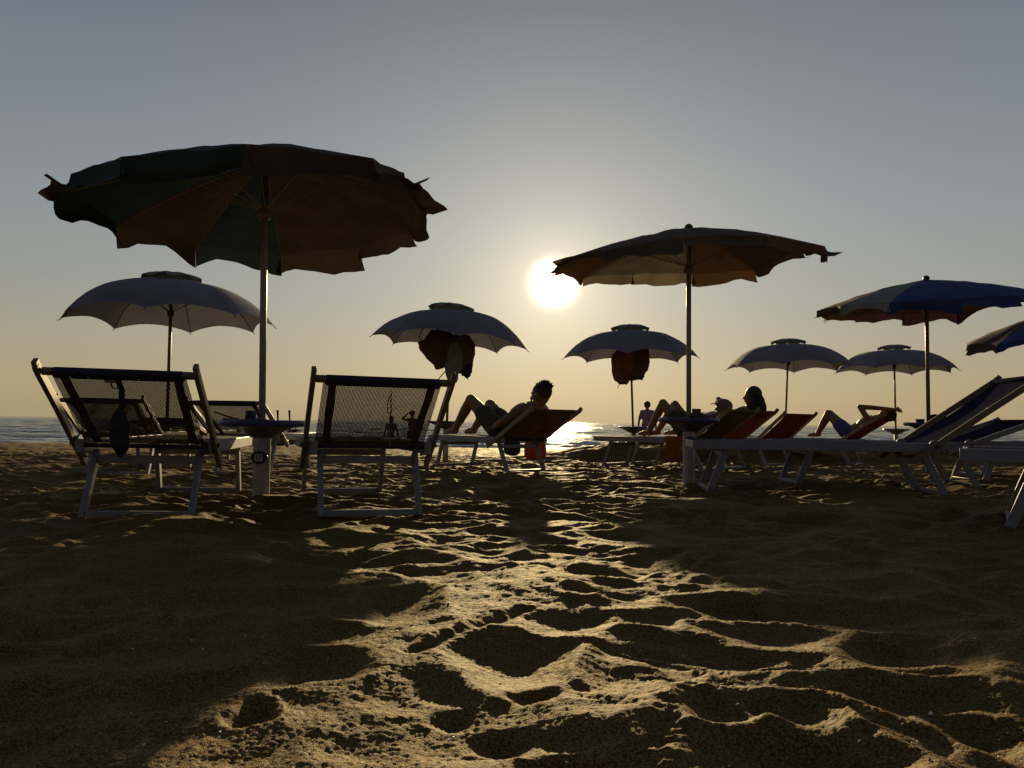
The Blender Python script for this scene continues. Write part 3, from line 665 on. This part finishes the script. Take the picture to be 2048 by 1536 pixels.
def scallop_umbrella(label, cx, d, top_py, w_px, phase, px_bottom=None, tiltx=0.0, seed=0, tray=True, zr=None, base_z=None):
    x0 = XD(cx, d); gz_ = float(beach(x0, d))-.05; rr = random.Random(seed)
    root = empty('scalloped_umbrella', (x0, d, gz_)); tag(root, label, 'umbrella', 'pale blue scalloped umbrellas in the row by the sea')
    Rr = w_px/2/FPX*d; topz = P(cx, top_py, d).z; az = topz-.115
    lean = 0.0 if px_bottom is None else XD(cx, d)-XD(px_bottom, d)
    zr = zr if zr else az-.46
    A = Vector((0, 0, az-gz_)); n = 8; tv = []
    for k_ in range(n):
        a = phase+2*math.pi*k_/n; tv.append(Vector((Rr*math.cos(a), Rr*math.sin(a), zr-gz_-tiltx*math.cos(a)*Rr+rr.uniform(-.012,.012))))
    def rib(t, u):
        r = 1-(1-u)**1.0; return Vector((t.x*u, t.y*u, A.z+(t.z-A.z)*(.25*u*u+.75*u**4)))
    for i in range(n):
        a, b = tv[i], tv[(i+1) % n]; rows_ = []; ni, nj = 12, 10
        for k_ in range(ni+1):
            u = .03+.97*k_/ni; row = []
            for j in range(nj+1):
                s = j/nj; q = 4*s*(1-s); ue = u*(1-.05*q*u**3)
                p = rib(a, ue).lerp(rib(b, ue), s)
                ex = 1+.055*q*u*(1-u*.8); p = Vector((p.x*ex, p.y*ex, p.z+.045*q*u*(1.15-u)+.010*mnoise.noise(p*4)))
                row.append(p)
            rows_.append(row)
        w = nj+1; mb = MB().add([p for r_ in rows_ for p in r_], [(y_*w+j, y_*w+j+1, (y_+1)*w+j+1, (y_+1)*w+j) for y_ in range(ni) for j in range(nj)])
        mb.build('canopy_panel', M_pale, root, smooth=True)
    for t in tv:
        MB().tube([rib(t, u/7)-Vector((0,0,.008)) for u in range(8)]+[t+Vector((t.x*.02, t.y*.02, -.02))], .005, 5).build('rib', M_ribd, root)
        MB().tube([Vector((0,0,A.z-.34)), rib(t, .45)-Vector((0,0,.01))], .004, 5).build('stretcher', M_ribd, root)
    # raised vent cap with a ruffled edge
    mb = MB(); m_ = 40; cr_ = .33; vs = []
    for k_ in range(6):
        u = k_/5
        for j in range(m_):
            a = 2*math.pi*j/m_; ruff = (.018*math.sin(a*8+seed)+.012*mnoise.noise(Vector((math.cos(a)*3, math.sin(a)*3, seed))))*u**2
            vs.append(((cr_*u+.001)*math.cos(a)*(1+ruff), (cr_*u+.001)*math.sin(a)*(1+ruff), A.z+.125-.075*u**2.4+ruff-tiltx*cr_*u*math.cos(a)))
    mb.add(vs, [(k_*m_+j, k_*m_+(j+1) % m_, (k_+1)*m_+(j+1) % m_, (k_+1)*m_+j) for k_ in range(5) for j in range(m_)])
    vc = mb.build('vent_cap', M_pale2, root, smooth=True); sd_ = vc.modifiers.new('thick', 'SOLIDIFY'); sd_.thickness = .006
    mb = MB()
    for j in range(16):
        a = 2*math.pi*j/16+.1; mb.tube([(cr_*.93*math.cos(a), cr_*.93*math.sin(a), A.z+.06), (cr_*.97*math.cos(a), cr_*.97*math.sin(a), A.z+.0)], .006, 4)
    mb.build('vent_ties', M_pale2, root)['kind'] = 'stuff'
    MB().tube([(-lean, 0, .0), (-lean*.4, 0, (A.z)*.6), (0, 0, A.z-.01)], .019, 12).build('pole', M_poleb, root, smooth=True)
    MB().lathe([(.0,-.05),(.035,-.05),(.04,.02),(.0,.03)], 12, c=(0,0,A.z-.34)).build('runner', M_ribd, root, smooth=True)
    zt = .49-gz_-(.06 if d > 12 else 0)
    MB().lathe([(.04,-.02),(.042,zt-.06),(.0,zt-.05)], 16, c=(-lean,0,0)).build('sleeve', M_sleeve, root, smooth=True)
    pr = [(.0,-.10),(.075,-.095),(.14,-.055),(.22,-.022),(.26,-.012),(.262,.012),(.25,.014),(.24,-.004),(.05,-.008),(.03,.02)]
    MB().lathe(pr, 30, c=(-lean, 0, zt)).build('table_tray', M_tray, root, smooth=True)
    return root
scallop_umbrella('pale blue scalloped umbrella at left, partly hidden by the pole of post 17', 336, 9.0, 548, 404, R(12), seed=1)
scallop_umbrella('pale blue scalloped umbrella left of the sun with bags hanging beneath', 900, 11.1, 609, 316, R(10), tiltx=.07, seed=2, px_bottom=893)
scallop_umbrella('pale blue scalloped umbrella below and right of the sun, with bags on its pole', 1260, 13.3, 651, 270, R(34), seed=3, px_bottom=1268)
scallop_umbrella('pale blue scalloped umbrella third from the right in the sea row, touching its neighbour', 1578, 15.1, 679, 246, R(20), seed=4, px_bottom=1569)
scallop_umbrella('pale blue scalloped umbrella behind the brown pole of the royal blue one', 1790, 16.6, 691, 232, R(2), seed=5, px_bottom=1792)

# ------------------------------------------------------------------ bags and small things
def sack(name, label, cat, c, r, m, rot=(0,0,0), group=None, seed=0, pw=2.6, strap=None, amp=.12, strapm=None, top_pinch=.0, flap=False):
    root = empty(name, c); tag(root, label, cat, group)
    rm_ = Euler(rot).to_matrix(); vs = []; seg, rings = 26, 18
    def sp(v, e): return math.copysign(abs(v)**e, v)
    e = 2/pw
    for i in range(rings+1):
        t = math.pi*i/rings
        for k_ in range(seg):
            a = 2*math.pi*k_/seg; x = sp(math.sin(t), e)*sp(math.cos(a), e); y = sp(math.sin(t), e)*sp(math.sin(a), e); z = sp(math.cos(t), e)
            pin = 1-top_pinch*max(0, z)**1.5
            v = Vector((x*r[0]*pin, y*r[1]*pin, z*r[2]))
            n_ = mnoise.noise(v*7/max(r)*.35+Vector((seed*5, 0, 0)))*amp + mnoise.noise(v*22/max(r)*.35+Vector((seed, 3, 0)))*amp*.35
            vs.append(rm_ @ (v*(1+n_)))
    mb = MB().add(vs, [(i*seg+k_, (i+1)*seg+k_, (i+1)*seg+(k_+1) % seg, i*seg+(k_+1) % seg) for i in range(rings) for k_ in range(seg)])
    mb.build('bag_body' if 'bag' in name or name == 'rucksack' else 'cloth_body', m, root, smooth=True)
    if flap:
        MB().add([rm_ @ Vector(v) for v in [(-r[0]*.9,-r[1]*1.12,r[2]*.8),(r[0]*.9,-r[1]*1.12,r[2]*.8),(r[0]*.8,-r[1]*1.18,.0),(-r[0]*.8,-r[1]*1.18,.0),
                 (-r[0]*.9,-r[1]*1.0,r[2]*.8),(r[0]*.9,-r[1]*1.0,r[2]*.8),(r[0]*.8,-r[1]*1.05,.0),(-r[0]*.8,-r[1]*1.05,.0)]],
                 [(0,1,2,3),(4,7,6,5),(0,4,5,1),(2,6,7,3),(1,5,6,2),(0,3,7,4)]).build('pocket', m, root, bevel=.01)
    for st in (strap or []):
        MB().tube([Vector(p) for p in st], .008 if len(st) > 2 else .006, 6).build('strap', strapm or m, root)
    return root
ub = P(895, 700, 11.0); d_ = 10.95
sack('shoulder_bag', 'brown shoulder bag hanging tilted under the umbrella left of the sun', 'bag', P(880, 698, d_), (.22,.10,.25), M_bagb, (0, R(-38), 0), 'bags hung on umbrella poles', 1, 6, strap=[[(-.2,0,.08),(-.3,0,.16),(-.27,0,.26),(-.1,.05,.42)],[(.14,0,-.25),(.06,0,-.34),(-.03,0,-.45)]], amp=.22)
sack('rucksack', 'rounded rucksack hanging right of the pole left of the sun', 'bag', P(921, 706, d_), (.20,.12,.27), M_bagb, (0, R(-12), 0), 'bags hung on umbrella poles', 2, 2.3, strap=[[(-.05,0,.18),(-.1,.03,.3),(-.12,.05,.42)],[(.1,0,-.18),(.12,0,-.34),(.10,0,-.38)]], flap=True, amp=.24)
sack('hanging_towel', 'bunched grey-green towel hanging in the middle of the bags left of the sun', 'towel', P(908, 724, d_-.12), (.12,.06,.30), M_pale2, (0, R(5), 0), None, 3, 2.2, strap=[[(0,0,.2),(0,.05,.36)]], amp=.25)
sack('shoulder_bag', 'long rust coloured bag hung left of the pole right of the sun', 'bag', P(1241, 735, 13.1), (.15,.09,.32), M_bago, (0, R(-4), 0), 'bags hung on umbrella poles', 4, 2.2, strap=[[(0,0,.22),(.05,.03,.36),(.1,.1,.42)],[(.0,0,-.25),(-.05,0,-.36)]], amp=.25)
sack('rucksack', 'wide brown rucksack hung right of the pole right of the sun', 'bag', P(1273, 722, 13.1), (.20,.11,.31), M_bagb, (0, R(4), 0), 'bags hung on umbrella poles', 5, 2.8, strap=[[(0,0,.25),(-.03,.03,.38),(-.08,.1,.42)],[(-.08,0,-.2),(-.09,0,-.42)]], flap=True, amp=.26)
q = A_.matrix_basis @ bpA(-.02, .66, 0)
sack('cloth_bag', 'dark cloth bag with a long neck hanging from the ring of the front left lounger', 'bag', q+Vector((0, .10, -.30)), (.046,.04,.125), M_bagd, (0,0,0), None, 6, 2.1, top_pinch=.75, strap=[[(0,0,.10),(.0,-.01,.19),(0,-.06,.26)],[(.012,0,.10),(.012,-.01,.19),(.005,-.06,.26)]], amp=.2)
sack('beach_bag', 'red beach bag on the sand under the central lounger', 'bag', G(1070, 916)+Vector((0,0,.11)), (.15,.09,.13), M_bagr, (0,0,.2), 'bags under the central lounger', 7, 4.5, strap=[[(-.09,-.05,.10),(-.06,-.05,.19),(.06,-.05,.19),(.09,-.05,.10)]], amp=.05)
sack('beach_bag', 'dark beach bag on the sand left of the red one', 'bag', G(1024, 908)+Vector((0,0,.11)), (.13,.09,.13), M_bagd, (0,0,-.2), 'bags under the central lounger', 8, 3.5, strap=[[(-.08,-.05,.10),(-.05,-.05,.18),(.05,-.05,.18),(.08,-.05,.10)]], amp=.08)
sack('sun_hat', 'small dark hat hung at the lower right of the rucksack left of the sun', 'hat', P(934, 742, d_-.05), (.07,.05,.10), M_bagd, (0, R(15), 0), None, 31, 2.2, strap=[[(0,0,.08),(-.03,.03,.2)]], amp=.3)
sack('hanging_shirt', 'crumpled shirt hung between the two bags right of the sun', 'shirt', P(1258, 712, 13.0), (.10,.07,.30), M_bago, (0, R(2), 0), None, 32, 2.2, strap=[[(0,0,.25),(0,.1,.4)]], amp=.35)
# on table 17
T17 = Vector((XD(527, 5.1), 5.1, .475))
def small(name, label, cat, mb, m, group=None, smooth=True, loc=None):
    o = mb.build(name, m, smooth=smooth); tag(o, label, cat, group); return o
mb = MB(); mb.lathe([(.0,0),(.032,0),(.036,.075),(.030,.08),(.030,.02),(.0,.018)], 18, c=T17+Vector((-.065,-.05,.0)))
small('dark_mug', 'dark mug on the blue table against the pole of post 17', 'mug', mb, M_black)
mb = MB(); cc = T17+Vector((-.09,-.12,.012)); mb.tube([cc+Vector((.10*math.cos(a)+.03*math.sin(3*a), .07*math.sin(a), .010+.006*math.sin(a*2.3))) for a in [i*.35 for i in range(30)]], .004, 6)
small('rope', 'pale rope coiled round the pole on the blue table of post 17', 'rope', mb, M_cord)
mb = MB(); mb.tube([T17+Vector((-.13,-.05,.015)), T17+Vector((-.30,-.06,.068))], .0055, 6)
small('stick', 'thin dark stick poking up left from the blue table of post 17', 'stick', mb, M_twig)
# on table 18
T18 = Vector((XD(1378, 6.8), 6.8, .535))
small('box', 'small upright box on the table of post 18 just right of the pole', 'box', MB().box(T18.x+.035, T18.x+.10, T18.y-.03, T18.y+.03, T18.z, T18.z+.10), M_bagb, smooth=False)
sack('towel', 'crumpled olive towel slumped on the table of post 18', 'towel', T18+Vector((.12,.0,.022)), (.11,.08,.034), M_olive, (0,.2,0), None, 12, 2.2, amp=.25)
T3 = Vector((XD(1857, 9.2), 9.2, .53))
sack('bag', 'rounded dark bag lying on the table of the royal blue umbrella', 'bag', T3+Vector((.12,0,.05)), (.13,.08,.065), M_bagd, (0,.1,0), None, 14, 2.6, amp=.1)
small('cup', 'small cup on the table left of the pole of the royal blue umbrella', 'cup', MB().lathe([(.0,0),(.04,0),(.05,.06),(.0,.058)], 14, c=T3+Vector((-.11,-.02,.0))), M_bagd)
sack('crumpled_paper', 'crumpled white paper on the sand left of the front left lounger', 'litter', G(136, 934)+Vector((0,0,.02)), (.022,.02,.014), M_shell, (0,0,0), None, 22, 2.0, amp=.5)
# towel over the cap wearer's lounger
mb = MB(); tp = P2L.location
mw = Matrix.Translation(tp) @ Matrix.Rotation(R(46), 4, 'Z')
vs = []
for i in range(9):
    for j in range(13):
        s = j/12; y = .14+.26*i/8
        if s < .5: v = (-.335-.004*math.sin(i*1.7), y, .10+.31*(s*2)+.012*math.sin(i*2.1)*(1-s*2))
        else: v = (-.335+.62*(s-.5)*2, y, .412+.004*math.sin(i+j))
        vs.append(mw @ Vector(v))
mb.add(vs, [(i*13+j, (i+1)*13+j, (i+1)*13+j+1, i*13+j+1) for i in range(8) for j in range(12)])
o = small('orange_towel', 'orange towel draped over the side of the lounger behind post 18', 'towel', mb, M_orsl); o.modifiers.new('t', 'SOLIDIFY').thickness = .008

# ------------------------------------------------------------------ people
def remesh(mb, name, m, parent, vox=.008, smooth=4, xf=None):
    me = mb.mesh(name+'_src'); o = bpy.data.objects.new(name+'_src', me); C.objects.link(o)
    md = o.modifiers.new('r', 'REMESH'); md.mode = 'VOXEL'; md.voxel_size = vox
    s2 = o.modifiers.new('s', 'SMOOTH'); s2.iterations = smooth; s2.factor = .6
    dg = bpy.context.evaluated_depsgraph_get(); ev = o.evaluated_get(dg)
    me2 = bpy.data.meshes.new_from_object(ev); me2.name = name
    bpy.data.objects.remove(o); bpy.data.meshes.remove(me)
    me2.materials.clear(); me2.materials.append(m); me2.shade_smooth()
    return link(bpy.data.objects.new(name, me2), parent)
def body(J, mb, face=Vector((0,1,0)), up=Vector((0,0,1)), sc=1.0, fem=False, fingers=True):
    r = lambda v: v*sc
    c, p, nk, hd = J['chest'], J['pelvis'], J['neck'], J['head']
    right = face.cross(up).normalized(); up = right.cross(face).normalized(); rot = Matrix((right, face, up)).transposed()
    mb.ell(hd+up*r(.015), (r(.076), r(.092), r(.105)), rot); mb.ell(hd+face*r(.03)-up*r(.055), (r(.052), r(.06), r(.058)), rot)
    mb.cap(hd+face*r(.088)+up*r(.015), hd+face*r(.108)-up*r(.018), r(.011), r(.016)); mb.ell(hd+face*r(.088)-up*r(.052), (r(.024), r(.012), r(.010)), rot)
    for s in (-1, 1):
        mb.ell(hd+right*s*r(.077), (r(.012), r(.02), r(.032)), rot); mb.ell(hd+face*r(.082)+up*r(.03)+right*s*r(.03), (r(.016), r(.012), r(.008)), rot)
    mb.cap(nk-(nk-c)*.2, hd-up*r(.05), r(.058), r(.052))
    sh = (J['shR']-J['shL']).normalized(); hx = (J['hipR']-J['hipL']).normalized(); ax = (nk-p).normalized()
    mb.cap(J['shL']+sh*r(.02), J['shR']-sh*r(.02), r(.062), r(.062)); 
    fr = sh.cross(ax).normalized(); trot = Matrix((sh, fr, ax)).transposed()
    ln = (nk-p).length
    mb.ell(c, (r(.165 if not fem else .145), r(.105), ln*.36), trot, 18, 12); mb.ell(p.lerp(c, .42), (r(.135 if not fem else .118), r(.095), ln*.26), trot)
    mb.ell(p, (r(.16), r(.11), r(.11)), trot); mb.cap(J['hipL'], J['hipR'], r(.095), r(.095))
    mb.cap(nk-ax*r(.02)-sh*r(.07), nk+ax*r(.01), r(.05), r(.055)); mb.cap(nk-ax*r(.02)+sh*r(.07), nk+ax*r(.01), r(.05), r(.055))
    for s in 'LR':
        S_, E, Wr = J['sh'+s], J['el'+s], J['wr'+s]
        mb.cap(S_, E, r(.052), r(.037)); mb.ell(S_.lerp(E, .4), (r(.048),)*3); mb.cap(E, E.lerp(Wr, .35), r(.038), r(.039)); mb.cap(E.lerp(Wr, .35), Wr, r(.039), r(.025))
        dr = J.get('hand'+s, (Wr-E).normalized()); n_ = dr.cross(up); n_ = n_.normalized() if n_.length > .1 else right; w = dr.cross(n_).normalized()
        mb.cap(Wr, Wr+dr*r(.075), r(.024), r(.030)); 
        for k_ in range(4):
            b0 = Wr+dr*r(.085)+n_*r((k_-1.5)*.021); l1 = (.036,.042,.040,.030)[k_]
            b1 = b0+dr*r(l1)+w*r(.008); b2 = b1+dr*r(l1*.7)+w*r(.022)
            mb.cap(b0-dr*r(.03), b1, r(.0095), r(.009)); mb.cap(b1, b2, r(.009), r(.0075))
        t0 = Wr+dr*r(.02)-n_*r(.022); t1 = t0+dr*r(.035)-n_*r(.028); mb.cap(t0, t1, r(.012), r(.011)); mb.cap(t1, t1+dr*r(.03)-n_*r(.004), r(.0105), r(.009))
        Hh, Kn, An, To = J['hip'+s], J['kn'+s], J['an'+s], J['to'+s]
        mb.cap(Hh, Hh.lerp(Kn, .4), r(.092), r(.080)); mb.cap(Hh.lerp(Kn, .4), Kn, r(.080), r(.055)); mb.ell(Kn, (r(.057),)*3)
        mb.cap(Kn, Kn.lerp(An, .32), r(.052), r(.056)); mb.cap(Kn.lerp(An, .32), An, r(.056), r(.034))
        fd = (To-An); fd2 = Vector((fd.x, fd.y, fd.z)).normalized(); hl = An-fd2*r(.035)+(An-Kn).normalized()*r(.02)
        mb.cap(hl, An+(To-An)*.5, r(.032), r(.034)); mb.cap(An+(To-An)*.4, To, r(.034), r(.022))
def recline(z0=.43, ang=R(38), knee=(( -.08, .52, .85), (.12, .60, .80)), foot=((-.08, .86), (.12, .95)), armL=None, armR=None, tl=.50, py=.12):
    ca, sa = math.cos(ang), math.sin(ang); U_ = Vector((0, -ca, sa)); Nn = Vector((0, sa, ca))
    p = Vector((0, py, z0+.09)); nk = p+U_*tl; c = p+U_*tl*.66+Nn*.01
    J = dict(pelvis=p, chest=c, neck=nk, head=nk+U_*.10+Nn*.10+Vector((0,0,.05)))
    for s, sg in (('L', -1), ('R', 1)):
        i = 0 if s == 'L' else 1
        J['sh'+s] = nk-U_*.06+Vector((sg*.17, 0, 0)); J['hip'+s] = p+Vector((sg*.09, .03, 0)); J['kn'+s] = Vector(knee[i]); J['an'+s] = Vector((foot[i][0], foot[i][1], z0+.06)); J['to'+s] = J['an'+s]+Vector((0, .14, -.025))
        a = (armL if s == 'L' else armR) or ((sg*.30, .0, z0+.22), (sg*.20, .22, z0+.20))
        J['el'+s], J['wr'+s] = Vector(a[0]), Vector(a[1])
    return J
def hair_short(hd, up, face, root, m=M_hair, sc=1, seed=0, tuft=40, r0=1.0):
    rr = random.Random(seed); mb = MB(); right = face.cross(up).normalized(); rot = Matrix((right, face, up)).transposed()
    mb.ell(hd+up*.035*sc-face*.018*sc, (.088*sc*r0, .094*sc*r0, .100*sc*r0), rot, 18, 12)
    for _ in range(tuft):
        a = rr.uniform(0, 6.28); t = rr.uniform(0, 1.25); v = rot @ Vector((math.sin(t)*math.cos(a), math.sin(t)*math.sin(a)-.15, math.cos(t)))
        b0 = hd+up*.035*sc-face*.018*sc+v*.085*sc*r0; b1 = b0+(v+rot @ Vector((rr.uniform(-.6,.6), rr.uniform(-.6,.6), .3))).normalized()*rr.uniform(.015,.035)*sc
        mb.tube([b0, (b0+b1)/2+Vector((rr.uniform(-.004,.004),)*3), b1], [.009*sc, .007*sc, .002*sc], 5)
    return mb.build('hair', m, root, smooth=True)
def shorts(J, mb, f=.5, k=1.0):
    mb.cap(J['hipL'], J['hipR'], .108*k, .108*k); mb.ell(J['pelvis'], (.175*k,.125*k,.12*k)); 
    for s in 'LR': mb.cap(J['hip'+s], J['hip'+s].lerp(J['kn'+s], f), .106*k, .092*k)
def person(label, loc, rz, J, face, up, vox=.009, short=None, fem=False, sc=1.0, f=.5):
    root = empty('person', loc, rz); tag(root, label, 'person')
    mb = MB(); body(J, mb, face, up, sc, fem); remesh(mb, 'body', M_skin, root, vox)
    if short:
        m2 = MB(); shorts(J, m2, f, sc); remesh(m2, 'shorts', short, root, .012)
    return root
up1 = Vector((0, .25, .97)).normalized()
# P1: centre
J = recline(.39, R(25), knee=((-.12, .80, .815), (.12, .72, .76)), foot=((-.12, 1.10), (.14, 1.05)), armL=((-.34, .0, .56), (-.22, .26, .50)), armR=((.33, -.05, .52), (.24, .2, .48)), tl=.58, py=.34)
J['head'] = J['neck']+Vector((.02, -.05, .13)); fc = Vector((-.25, .95, -.10)).normalized()
p1 = person('person with tousled hair and a thin necklace reclining with raised knees in the centre', (.15, 8.78, -.055), R(44), J, fc, Vector((0,0,1)), short=M_dshort, sc=1.2)
hair_short(J['head'], Vector((0,0,1)), fc, p1, seed=2, tuft=150, sc=1.16)
mb = MB(); nk = J['neck']+Vector((.01,-.01,.055)); mb.tube([nk+Vector((.072*math.cos(a), .072*math.sin(a), .012*math.sin(a))) for a in [i*math.pi/12 for i in range(25)]], .0035, 5); mb.build('necklace', M_chrome, p1)
# P2: cap
J = recline(.39, R(22), knee=((-.15, .56, .82), (.16, .58, .81)), foot=((-.12, .80), (.14, .84)), tl=.48, py=.27)
J['head'] = J['neck']+Vector((-.03, -.06, .085)); fc = Vector((-.55, .80, .12)).normalized()
p2 = person('person in a peaked cap reclining with both knees raised behind the table of post 18', (2.44, 9.55, -.06), R(46), J, fc, Vector((0,0,1)), short=M_dshort)
mb = MB(); hd = J['head']; rt = fc.cross(Vector((0,0,1))).normalized(); rot = Matrix((rt, fc, Vector((0,0,1)))).transposed()
mb.ell(hd+Vector((0,0,.05)), (.094,.10,.078), rot, 18, 12)
vs = []; 
for zz in (0, .010):
    for i in range(9): a = math.pi*i/8; vs.append(hd+rot @ Vector((.075*math.cos(a), .075+.095*math.sin(a), .055+zz-.02*math.sin(a))))
mb.add(vs, [tuple(range(9))[::-1], tuple(range(9, 18))]+[(i, i+1, i+10, i+9) for i in range(8)]+[(8, 0, 9, 17)])
mb.build('cap', M_cap, p2, smooth=False)
# P3: long hair
J = recline(.40, R(36), knee=((-.10, .50, .70), (.12, .55, .68)), foot=((-.10, .90), (.12, .98)), armL=((-.36, .0, .64), (-.22, .05, .78)), tl=.48)
J['handL'] = Vector((.1,.1,.98)).normalized(); J['head'] = J['neck']+Vector((0, -.02, .155)); fc = Vector((-.55, .83, 0)).normalized()
p3 = person('person with long dark hair and one raised hand sitting on the orange lounger', (2.90, 10.1, -.07), R(40), J, fc, Vector((0,0,1)), fem=True, short=M_shorts, f=.25)
hd = J['head']; mb = MB(); rr = random.Random(4)
mb.ell(hd+Vector((0,0,.035))-fc*.022, (.100,.104,.108), None, 18, 12)
for i in range(90):
    a = rr.uniform(math.pi*.55, math.pi*1.95); v = Vector((math.cos(a), math.sin(a), 0))
    if v.dot(fc) > .45: continue
    s0 = hd+v*.075+Vector((0,0,rr.uniform(-.02,.09))); e = hd+v*rr.uniform(.085,.15)+Vector((0,0,-rr.uniform(.16,.27)))-fc*.03
    mb.tube([s0, s0.lerp(e, .4)+v*rr.uniform(.0,.03), e.lerp(s0,.25)+v*rr.uniform(-.01,.025), e], [.02,.022,.018,.004], 5)
mb.build('hair', M_hair, p3, smooth=True)
# P4: violet shorts, arm over head
J = recline(.40, R(30), knee=((-.10, .42, .80), (.10, .46, .80)), foot=((-.10, .60), (.10, .66)), armL=((-.26, -.12, .90), (.02, -.56, .86)), armR=((.32, -.2, .60), (.25, .0, .50)), tl=.46)
J['handL'] = Vector((.8, -.5, -.1)).normalized(); J['head'] = J['neck']+Vector((.03, -.16, .05)); fc = Vector((-.1, .35, .93)).normalized(); u4 = Vector((.1, -.93, .35)).normalized()
p4 = person('person in violet-blue shorts lying back with knees up and one arm bent overhead', (5.52, 12.3, -.10), R(48), J, fc, u4, short=M_shorts, vox=.010, f=.42)
hair_short(J['head'], u4, fc, p4, seed=5, tuft=26)
def standing(label, loc, rz, h, top=None, topm=None, short=None, armL=None, armR=None, vox=.010, hairr=1.0, legs=0.0):
    k_ = h/1.72; V = lambda x, y, z: Vector((x, y, z))*k_
    J = dict(pelvis=V(0,0,.94), chest=V(0,.0,1.25), neck=V(0,0,1.44), head=V(0,.01,1.60))
    for s, sg in (('L', -1), ('R', 1)):
        J['sh'+s] = V(sg*.17, 0, 1.39); J['hip'+s] = V(sg*.09, 0, .90); J['kn'+s] = V(sg*(.10+legs*.3), .02, .48); J['an'+s] = V(sg*(.11+legs), -.01+sg*.05, .08); J['to'+s] = J['an'+s]+V(sg*.03, .15, -.045)
        a = (armL if s == 'L' else armR) or ((sg*.27, -.02, 1.10), (sg*.29, .06, .86)); J['el'+s] = V(*a[0]); J['wr'+s] = V(*a[1])
    root = empty('person', loc, rz); tag(root, label, 'person')
    mb = MB(); body(J, mb, Vector((0,1,0)), Vector((0,0,1)), k_); remesh(mb, 'body', M_skin, root, vox)
    if topm:
        m2 = MB(); m2.ell(J['chest'], tuple(v*k_ for v in (.195,.13,.24))); m2.ell(J['pelvis']+V(0,0,.05), tuple(v*k_ for v in (.19,.14,.19))); m2.cap(J['shL'], J['shR'], .075*k_, .075*k_)
        for s in 'LR': m2.cap(J['sh'+s], J['sh'+s].lerp(J['el'+s], .7), .07*k_, .06*k_)
        remesh(m2, 'shirt', topm, root, .010)
    if short:
        m2 = MB()
        m2.cap(J['hipL'], J['hipR'], .108*k_, .108*k_)
        for s in 'LR': m2.cap(J['hip'+s], J['hip'+s].lerp(J['kn'+s], .6), .105*k_, .09*k_)
        remesh(m2, 'shorts', short, root, .012)
    hair_short(J['head'], Vector((0,0,1)), Vector((0,1,0)), root, sc=k_, seed=int(h*100), r0=hairr)
    return root
x = XD(1295, 17.5); standing('child with bushy hair in a lilac shirt standing near the water', (x, 17.5, float(beach(x, 17.5))), R(170), 1.17, topm=M_lilac, short=M_dshort, hairr=1.25, legs=.05)
x = XD(822, 28.0); standing('person standing in the shallow sea with a hand to the head, seen through mesh', (x, 28.5, -.85), R(20), 1.72, short=M_dshort, armL=((-.36,.1,1.42),(-.12,.16,1.62)), vox=.014)
x = XD(768, 27.0); standing('person standing deeper in the sea left of the other bather, seen through mesh', (x, 28.8, -1.02), R(-15), 1.68, short=M_dshort, vox=.014)
